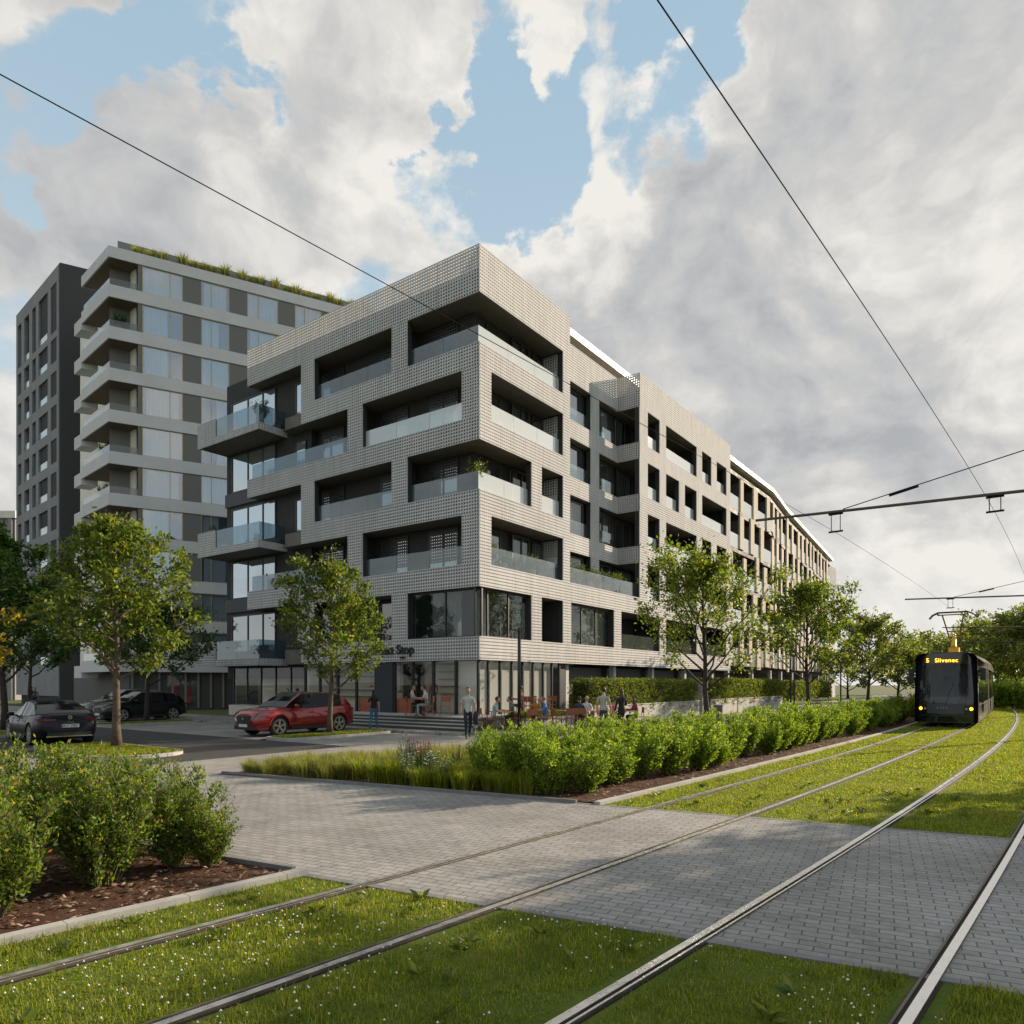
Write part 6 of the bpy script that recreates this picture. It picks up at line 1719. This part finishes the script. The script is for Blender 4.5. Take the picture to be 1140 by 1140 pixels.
# ================================================================== people
SK = [pm('skin_light', (.42, .24, .16), .55), pm('skin_tan', (.30, .16, .10), .55)]
HAIR = {'dark': pm('hair_dark', (.02, .014, .010), .6), 'brown': pm('hair_brown', (.06, .033, .018), .6), 'ginger': pm('hair_ginger', (.22, .085, .03), .6), 'blond': pm('hair_blond', (.28, .18, .08), .6)}
M_shoe = pm('shoe', (.04, .035, .03), .6); M_eye = pm('eye', (.02, .015, .012), .3); M_lip = pm('lip', (.28, .10, .08), .5)
CL = {}
def cloth(c):
    k = 'cloth_%d_%d_%d' % tuple(int(q*255) for q in c)
    return pm(k, c, .85, 0, .12, 8)
def person(label, loc, rz, pose, shirt, pants, hair='dark', long_hair=False, sleeves=False, skin=0, H=1.75, group=None, hold=None, dress=False):
    t = thing('person', label, 'person', loc, rz, group)
    sc = H/1.75
    V = []; E = []; Rr = []; G_ = []
    def v(p_, r_, par=None, g_=None):
        V.append(Vector(p_)); Rr.append(r_)
        if par is not None: E.append((par, len(V)-1)); G_.append(g_)
        return len(V)-1
    sit = pose.startswith('sit')
    pz = .52 if sit else .95
    lean = .10 if pose in ('sit_lean', 'lean') else .0
    pel = v((0, 0, pz), (.145, .10))
    wst = v((0, .01+lean*.3, pz+.17), (.125, .085), pel, 'shirt'); che = v((0, lean*.8, pz+.36), (.155, .10), wst, 'shirt')
    nb = v((0, lean*1.2-.01, pz+.505), (.075, .065), che, 'shirt'); nk = v((0, lean*1.4+.005, pz+.57), (.050, .052), nb, 'skin'); hd = v((0, lean*1.5+.02, pz+.66), (.058, .065), nk, 'skin')
    hc = V[hd]+Vector((0, .012, .035))
    legs = {'stand': [((.10, .02, .50), (.10, -.02, .09), (.12, .15, .035)), ((-.10, .02, .50), (-.10, -.02, .09), (-.12, .15, .035))],
            'walk': [((.09, .17, .52), (.09, .20, .09), (.10, .36, .05)), ((-.09, -.03, .50), (-.09, -.30, .17), (-.09, -.20, .05))],
            'lean': [((.10, .02, .50), (.10, -.02, .09), (.12, .15, .035)), ((-.10, .02, .50), (-.10, -.02, .09), (-.12, .15, .035))]}
    lg = legs.get(pose, [((.11, .42, .50), (.12, .38, .09), (.13, .55, .035)), ((-.11, .42, .50), (-.12, .40, .09), (-.13, .57, .035))])
    for k, sx in enumerate((1, -1)):
        hp = v((sx*.09, .03 if sit else 0, pz-.05), (.095, .095), pel, 'pants'); kn = v(lg[k][0], (.062, .066), hp, 'pants'); cf = V[kn].lerp(Vector(lg[k][1]), .38)+Vector((0, -.02, 0))
        c_ = v(cf, (.056, .06), kn, 'pants'); an = v(lg[k][1], (.040, .045), c_, 'pants'); fo = v(lg[k][2], (.040, .030), an, 'shoe')
    arms = {'stand': [((.235, -.02, -.25), (.25, .07, -.49)), ((-.235, -.02, -.25), (-.25, .07, -.49))],
            'walk': [((.24, -.09, -.24), (.25, -.05, -.48)), ((-.25, .02, -.25), (-.24, .14, -.46))],
            'lean': [((.24, .10, -.22), (.14, .32, -.20)), ((-.24, .10, -.22), (-.14, .32, -.20))],
            'phone': [((.23, .06, -.26), (.14, .28, -.14)), ((-.235, -.02, -.25), (-.25, .07, -.49))]}
    key = pose if pose in arms else ('stand' if pose == 'stand' else None)
    am = arms.get(key, [((.24, .10, -.22), (.16, .36, -.24)), ((-.24, .10, -.22), (-.12, .34, -.20))])
    for k, sx in enumerate((1, -1)):
        cz = V[che].z+.095; cy = V[che].y
        sh_ = v((sx*.165, cy, cz), (.060, .062), che, 'shirt'); a_ = am[k]
        el = v((a_[0][0], cy+a_[0][1], cz+a_[0][2]), (.043, .043), sh_, 'shirt' if sleeves else 'half'); wr = v((a_[1][0], cy+a_[1][1], cz+a_[1][2]), (.029, .026), el, 'shirt' if sleeves else 'skin')
        d_ = (V[wr]-V[el]).normalized(); pm_ = v(V[wr]+d_*.075, (.034, .020), wr, 'skin')
        s_ = d_.cross(Vector((1, .2, .1))).normalized(); curl = (Vector((0, .35, -.2)))
        for q, (o_, l_) in enumerate(((-.026, .062), (-.009, .075), (.009, .070), (.025, .055))):
            k1 = v(V[pm_]+s_*o_+d_*l_*.55, (.0085, .0085), pm_, 'skin'); v(V[k1]+(d_+curl*.5).normalized()*l_*.5, (.007, .007), k1, 'skin')
        th = v(V[wr]+d_*.04+s_*-.042, (.010, .010), wr, 'skin'); v(V[th]+(d_-s_*.25).normalized()*.04, (.008, .008), th, 'skin')
    me = bpy.data.meshes.new('body'); me.from_pydata([tuple(q) for q in V], E, []); me.update()
    o = bpy.data.objects.new('body', me); COL.objects.link(o)
    md = o.modifiers.new('skin', 'SKIN'); md.use_smooth_shade = True
    sv = me.skin_vertices[0].data
    for i, r_ in enumerate(Rr): sv[i].radius = r_
    sv[0].use_root = True
    ms_ = o.modifiers.new('sub', 'SUBSURF'); ms_.levels = ms_.render_levels = 1
    m2 = apply_mods(o); bpy.data.objects.remove(o)
    mats = [cloth(shirt), cloth(pants), SK[skin], M_shoe, M_eye, M_lip]
    idx = {'shirt': 0, 'pants': 1, 'skin': 2, 'shoe': 3}
    vs = [tuple(q.co) for q in m2.vertices]; fs_ = [tuple(p_.vertices) for p_ in m2.polygons]; mi = []
    for p_ in m2.polygons:
        c = p_.center; best = (9, 'shirt', 0)
        for (a, b), g_ in zip(E, G_):
            A, B = V[a], V[b]; ab = B-A; f = max(0, min(1, (c-A).dot(ab)/max(ab.length_squared, 1e-9)))
            rr = (Rr[a][0]+Rr[b][0])*.5; dd = (c-A-ab*f).length-rr*.9
            if dd < best[0]: best = (dd, g_, f)
        g_ = best[1]
        if g_ == 'half': g_ = 'shirt' if best[2] < .72 else 'skin'
        if g_ == 'shirt' and c.z < pz-.02 and not sit and not dress: g_ = 'pants'
        if dress and g_ == 'pants' and c.z > .55: g_ = 'shirt'
        mi.append(idx[g_])
    bpy.data.meshes.remove(m2)
    mb = MB(); mb.v = vs; mb.f = [list(f) for f in fs_]; mb.m = mi
    mb.ell(hc, (.074, .094, .112), 14, 10, 2)                                             # head
    mb.ell(hc+Vector((0, .098, -.012)), (.013, .022, .024), 8, 5, 2); mb.ell(hc+Vector((0, .080, -.085)), (.036, .030, .026), 8, 5, 2)   # nose, chin
    for sx in (1, -1):
        mb.ell(hc+Vector((sx*.076, -.005, -.008)), (.012, .022, .032), 8, 5, 2); mb.ell(hc+Vector((sx*.030, .083, .012)), (.013, .010, .008), 6, 4, 4)
    mb.ell(hc+Vector((0, .090, -.052)), (.024, .010, .006), 8, 4, 5)
    bo = mb.build('body', mats, t, True); bo.scale = (sc,)*3
    hb = MB(); 
    hb.ell(hc+Vector((0, -.016, .026)), (.084, .096, .104), 14, 10)
    zc2 = hc.z
    keep = [i for i, q in enumerate(hb.v) if not (q[1] > hc.y+.040 and q[2] < zc2+.062)]
    ks = set(keep); hb.f = [f for f in hb.f if all(i in ks for i in f) and (min(hb.v[i][2] for i in f) > zc2-.085 or long_hair)]; hb.m = [0]*len(hb.f)
    if long_hair: hb.ell(hc+Vector((0, -.055, -.14)), (.088, .055, .20), 12, 8)
    ho = hb.build('hair', HAIR[hair], t, True); ho.scale = (sc,)*3
    if hold == 'jacket':
        jb = MB(); w_ = V[pm_]; jb.ell(w_+Vector((0, .02, -.16)), (.10, .10, .24), 10, 7); jb.ell(w_+Vector((-.03, -.05, -.22)), (.08, .07, .20), 10, 7)
        jo = jb.build('jacket', cloth((.015, .016, .022)), None, True); jo.scale = (sc,)*3; jo.location = loc; jo.rotation_euler = (0, 0, rz); tag(jo, 'dark jacket carried in the hand of the walking man', 'jacket')
    if hold == 'phone':
        pb2 = MB(); w_ = V[-1]; 
    return t
def face(px_dir): return math.atan2(px_dir.y, px_dir.x)-math.pi/2
TOCAM = lambda p_: face(Vector((-p_.x, -p_.y, 0)))
LU = ROT-math.pi/2          # facing along +U (away, right)
p_ = at(521, 25.8, .0)
person('man in pale grey t-shirt and dark trousers walking towards us, jacket in hand', p_, TOCAM(p_)+.15, 'walk', (.40, .42, .40), (.015, .018, .032), 'dark', H=1.84, hold='jacket')
p_ = at(416, 30.2, .02)
person('woman with long dark hair and blue jeans walking away by the steps', p_, TOCAM(p_)+2.9, 'walk', (.015, .012, .012), (.06, .13, .24), 'dark', True, False, H=1.70)
people = [  # px, depth, floor, facing offset (0 = to the right along U, pi = left), text, shirt, pants, hair, long, sleeves
    (549, 28.0, TZ, 'R', 'man in light blue shirt seated with his back to the lamp post table', (.30, .36, .42), (.10, .09, .08), 'dark', False, False),
    (572, 28.7, TZ, 'L', 'man in dark green shirt seated just left of the lamp post', (.08, .14, .11), (.05, .05, .06), 'dark', False, False),
    (596, 29.4, TZ, 'F', 'man in mustard jacket and sunglasses seated facing us', (.32, .17, .03), (.05, .05, .06), 'dark', False, True),
    (609, 28.3, TZ, 'L', 'man in blue denim shirt leaning on the terrace table', (.07, .16, .36), (.20, .17, .13), 'ginger', False, True),
    (645, 28.8, TZ, 'B', 'man in navy shirt seated with his back to us', (.03, .04, .08), (.03, .03, .04), 'dark', False, True),
    (653, 30.0, TZ, 'F', 'bald man in white shirt seated facing us', (.50, .52, .55), (.05, .05, .06), 'ginger', False, False),
    (709, 29.8, TZ, 'L', 'woman in maroon top seated at the right end of the terrace', (.18, .02, .05), (.02, .02, .03), 'dark', True, True),
    (681, 28.2, TZ, 'R', 'woman in pink top seated behind the standing man', (.55, .16, .17), (.05, .05, .06), 'brown', False, False)]
def wallface(k):
    return {'R': ROT-math.pi/2, 'L': ROT+math.pi/2, 'F': math.pi, 'B': 0.0}[k]
for (px, Y, z, fc, lab_, sh_, pa, hr, lg_, sl2) in people:
    p_ = at(px, Y, z); rz = {'R': -math.pi/2, 'L': math.pi/2, 'F': math.pi, 'B': 0.}[fc]
    person(lab_+'' , p_, rz, 'sit_lean' if fc in 'LR' else 'sit', sh_, pa, hr, lg_, sl2, skin=0)
    make_chair('chair of the %s' % lab_.split(' seated')[0].split(' leaning')[0], p_-Vector((-math.sin(rz), math.cos(rz), 0))*.02, rz, 'russet cafe chairs')
p_ = at(672, 26.2, .05); person('man in grey t-shirt and dark trousers standing by the terrace tables', p_, -.3, 'stand', (.34, .35, .31), (.035, .035, .035), 'dark', H=1.80)
p_ = at(692, 26.8, .05); person('woman in black top standing right of the grey shirted man', p_, .3, 'phone', (.012, .011, .011), (.02, .02, .025), 'brown', True, True, H=1.72)
# upper level, left of the corner
p_ = W(-1.0, 3.1, FL); person('woman in pale top seated left at the cafe window table', at(459, 30.6, FL), -math.pi/2, 'sit', (.40, .40, .44), (.03, .03, .04), 'brown', False, False)
person('person in white top and light jeans seated right at the cafe window table', at(476, 30.4, FL), math.pi/2, 'sit_lean', (.5, .48, .5), (.25, .30, .36), 'dark', False, False)
make_chair('chair of the woman in pale top by the cafe window', at(458.5, 30.6, FL), -math.pi/2, 'russet cafe chairs'); make_chair('chair of the person in light jeans by the cafe window', at(476.5, 30.4, FL), math.pi/2, 'russet cafe chairs')
make_table('cafe table between the two people left of the walking man', at(467, 30.5, FL), 0)
make_chair('empty russet chair by the cafe window, left of the walking man', at(496, 30.0, FL), math.pi, 'russet cafe chairs')
person('person in red top standing inside the cafe behind the glass', W(1.0, 3.55, FL), math.pi*.8, 'stand', (.30, .03, .04), (.03, .03, .03), 'brown', True, True, H=1.68)
person('blond woman in grey seated on the upper terrace beside the planter', W(5.2, -1.75, FL-.02), -math.pi/2-.4, 'sit', (.22, .23, .26), (.05, .05, .06), 'blond', True, True)
make_chair('chair of the blond woman on the upper terrace', W(5.2, -1.75, FL-.02), -math.pi/2-.4, 'russet cafe chairs')
person('person seated at the window behind the man in light blue shirt', W(.75, -1.7, FL-.02), math.pi/2, 'sit', (.32, .17, .10), (.05, .05, .05), 'brown', False, True)
make_chair('chair of the person seated at the window behind the light blue shirt', W(.75, -1.7, FL-.02), math.pi/2, 'russet cafe chairs')
# behind the red car, far street, balcony
person('dark haired person standing behind the bonnet of the red car', at(320, 33.5, .02), 2.6, 'stand', (.03, .03, .03), (.05, .05, .06), 'dark', False, True, H=1.72)
person('person in white shirt standing behind the roof of the red car', at(331, 33.8, .02), 1.2, 'stand', (.55, .55, .57), (.05, .05, .06), 'dark', False, False, H=1.74)
person('person in dark jacket and jeans on the far pavement at the left', at(35, 56, .02), 2.0, 'stand', (.03, .02, .03), (.06, .12, .24), 'dark', False, True, H=1.75)
person('companion of the jeans wearer on the far pavement at the left', at(39, 56.3, .02), 3.4, 'stand', (.12, .10, .09), (.03, .03, .04), 'brown', False, True, H=1.68)
person('woman in grey dress leaning on a perforated balcony of the sunlit front', W(17.6, .75, TK[2]-.72), -math.pi/2, 'lean', (.14, .13, .13), (.14, .13, .13), 'brown', True, False, H=1.72, dress=True)
for i, (px, Y) in enumerate([(560, 28.4), (603, 28.8), (649, 29.4), (697, 29.4), (628, 29.2)]):
    make_table(['terrace table at the lamp post', 'terrace table of the man in denim', 'terrace table between the navy and the white shirt', 'terrace table beside the woman in maroon', 'empty terrace table in the middle'][i], at(px, Y, TZ), ROT, .8)
for i, (px, Y, rz) in enumerate([(592, 27.8, .2), (622, 28.2, -1.2), (636, 28.5, .1), (660, 29.2, 1.4), (668, 28.6, 2.0), (687, 29.2, .4), (541, 28.9, -1.3)]):
    make_chair(['empty chair in front of the man in mustard', 'empty chair left of the middle terrace table', 'empty chair right of the middle terrace table', 'empty chair right of the man in white shirt', 'empty chair behind the standing grey shirted man', 'empty chair beside the woman in pink', 'empty chair at the left end of the terrace'][i], at(px, Y, TZ), rz, 'russet cafe chairs')
for i, (s_, t_) in enumerate([(2.2, -1.75), (6.4, -1.75)]):
    make_table(['upper terrace table near the building corner', 'upper terrace table beside the blond woman'][i], W(s_, t_, FL-.02), ROT, .7)
for i, (s_, t_, rz) in enumerate([(1.5, -1.7, -math.pi/2), (3.0, -1.7, math.pi/2), (7.3, -1.7, math.pi/2)]):
    make_chair(['left empty chair on the upper terrace', 'middle empty chair on the upper terrace', 'right empty chair on the upper terrace, near the hedge'][i], W(s_, t_, FL-.02), ROT+rz, 'russet cafe chairs')
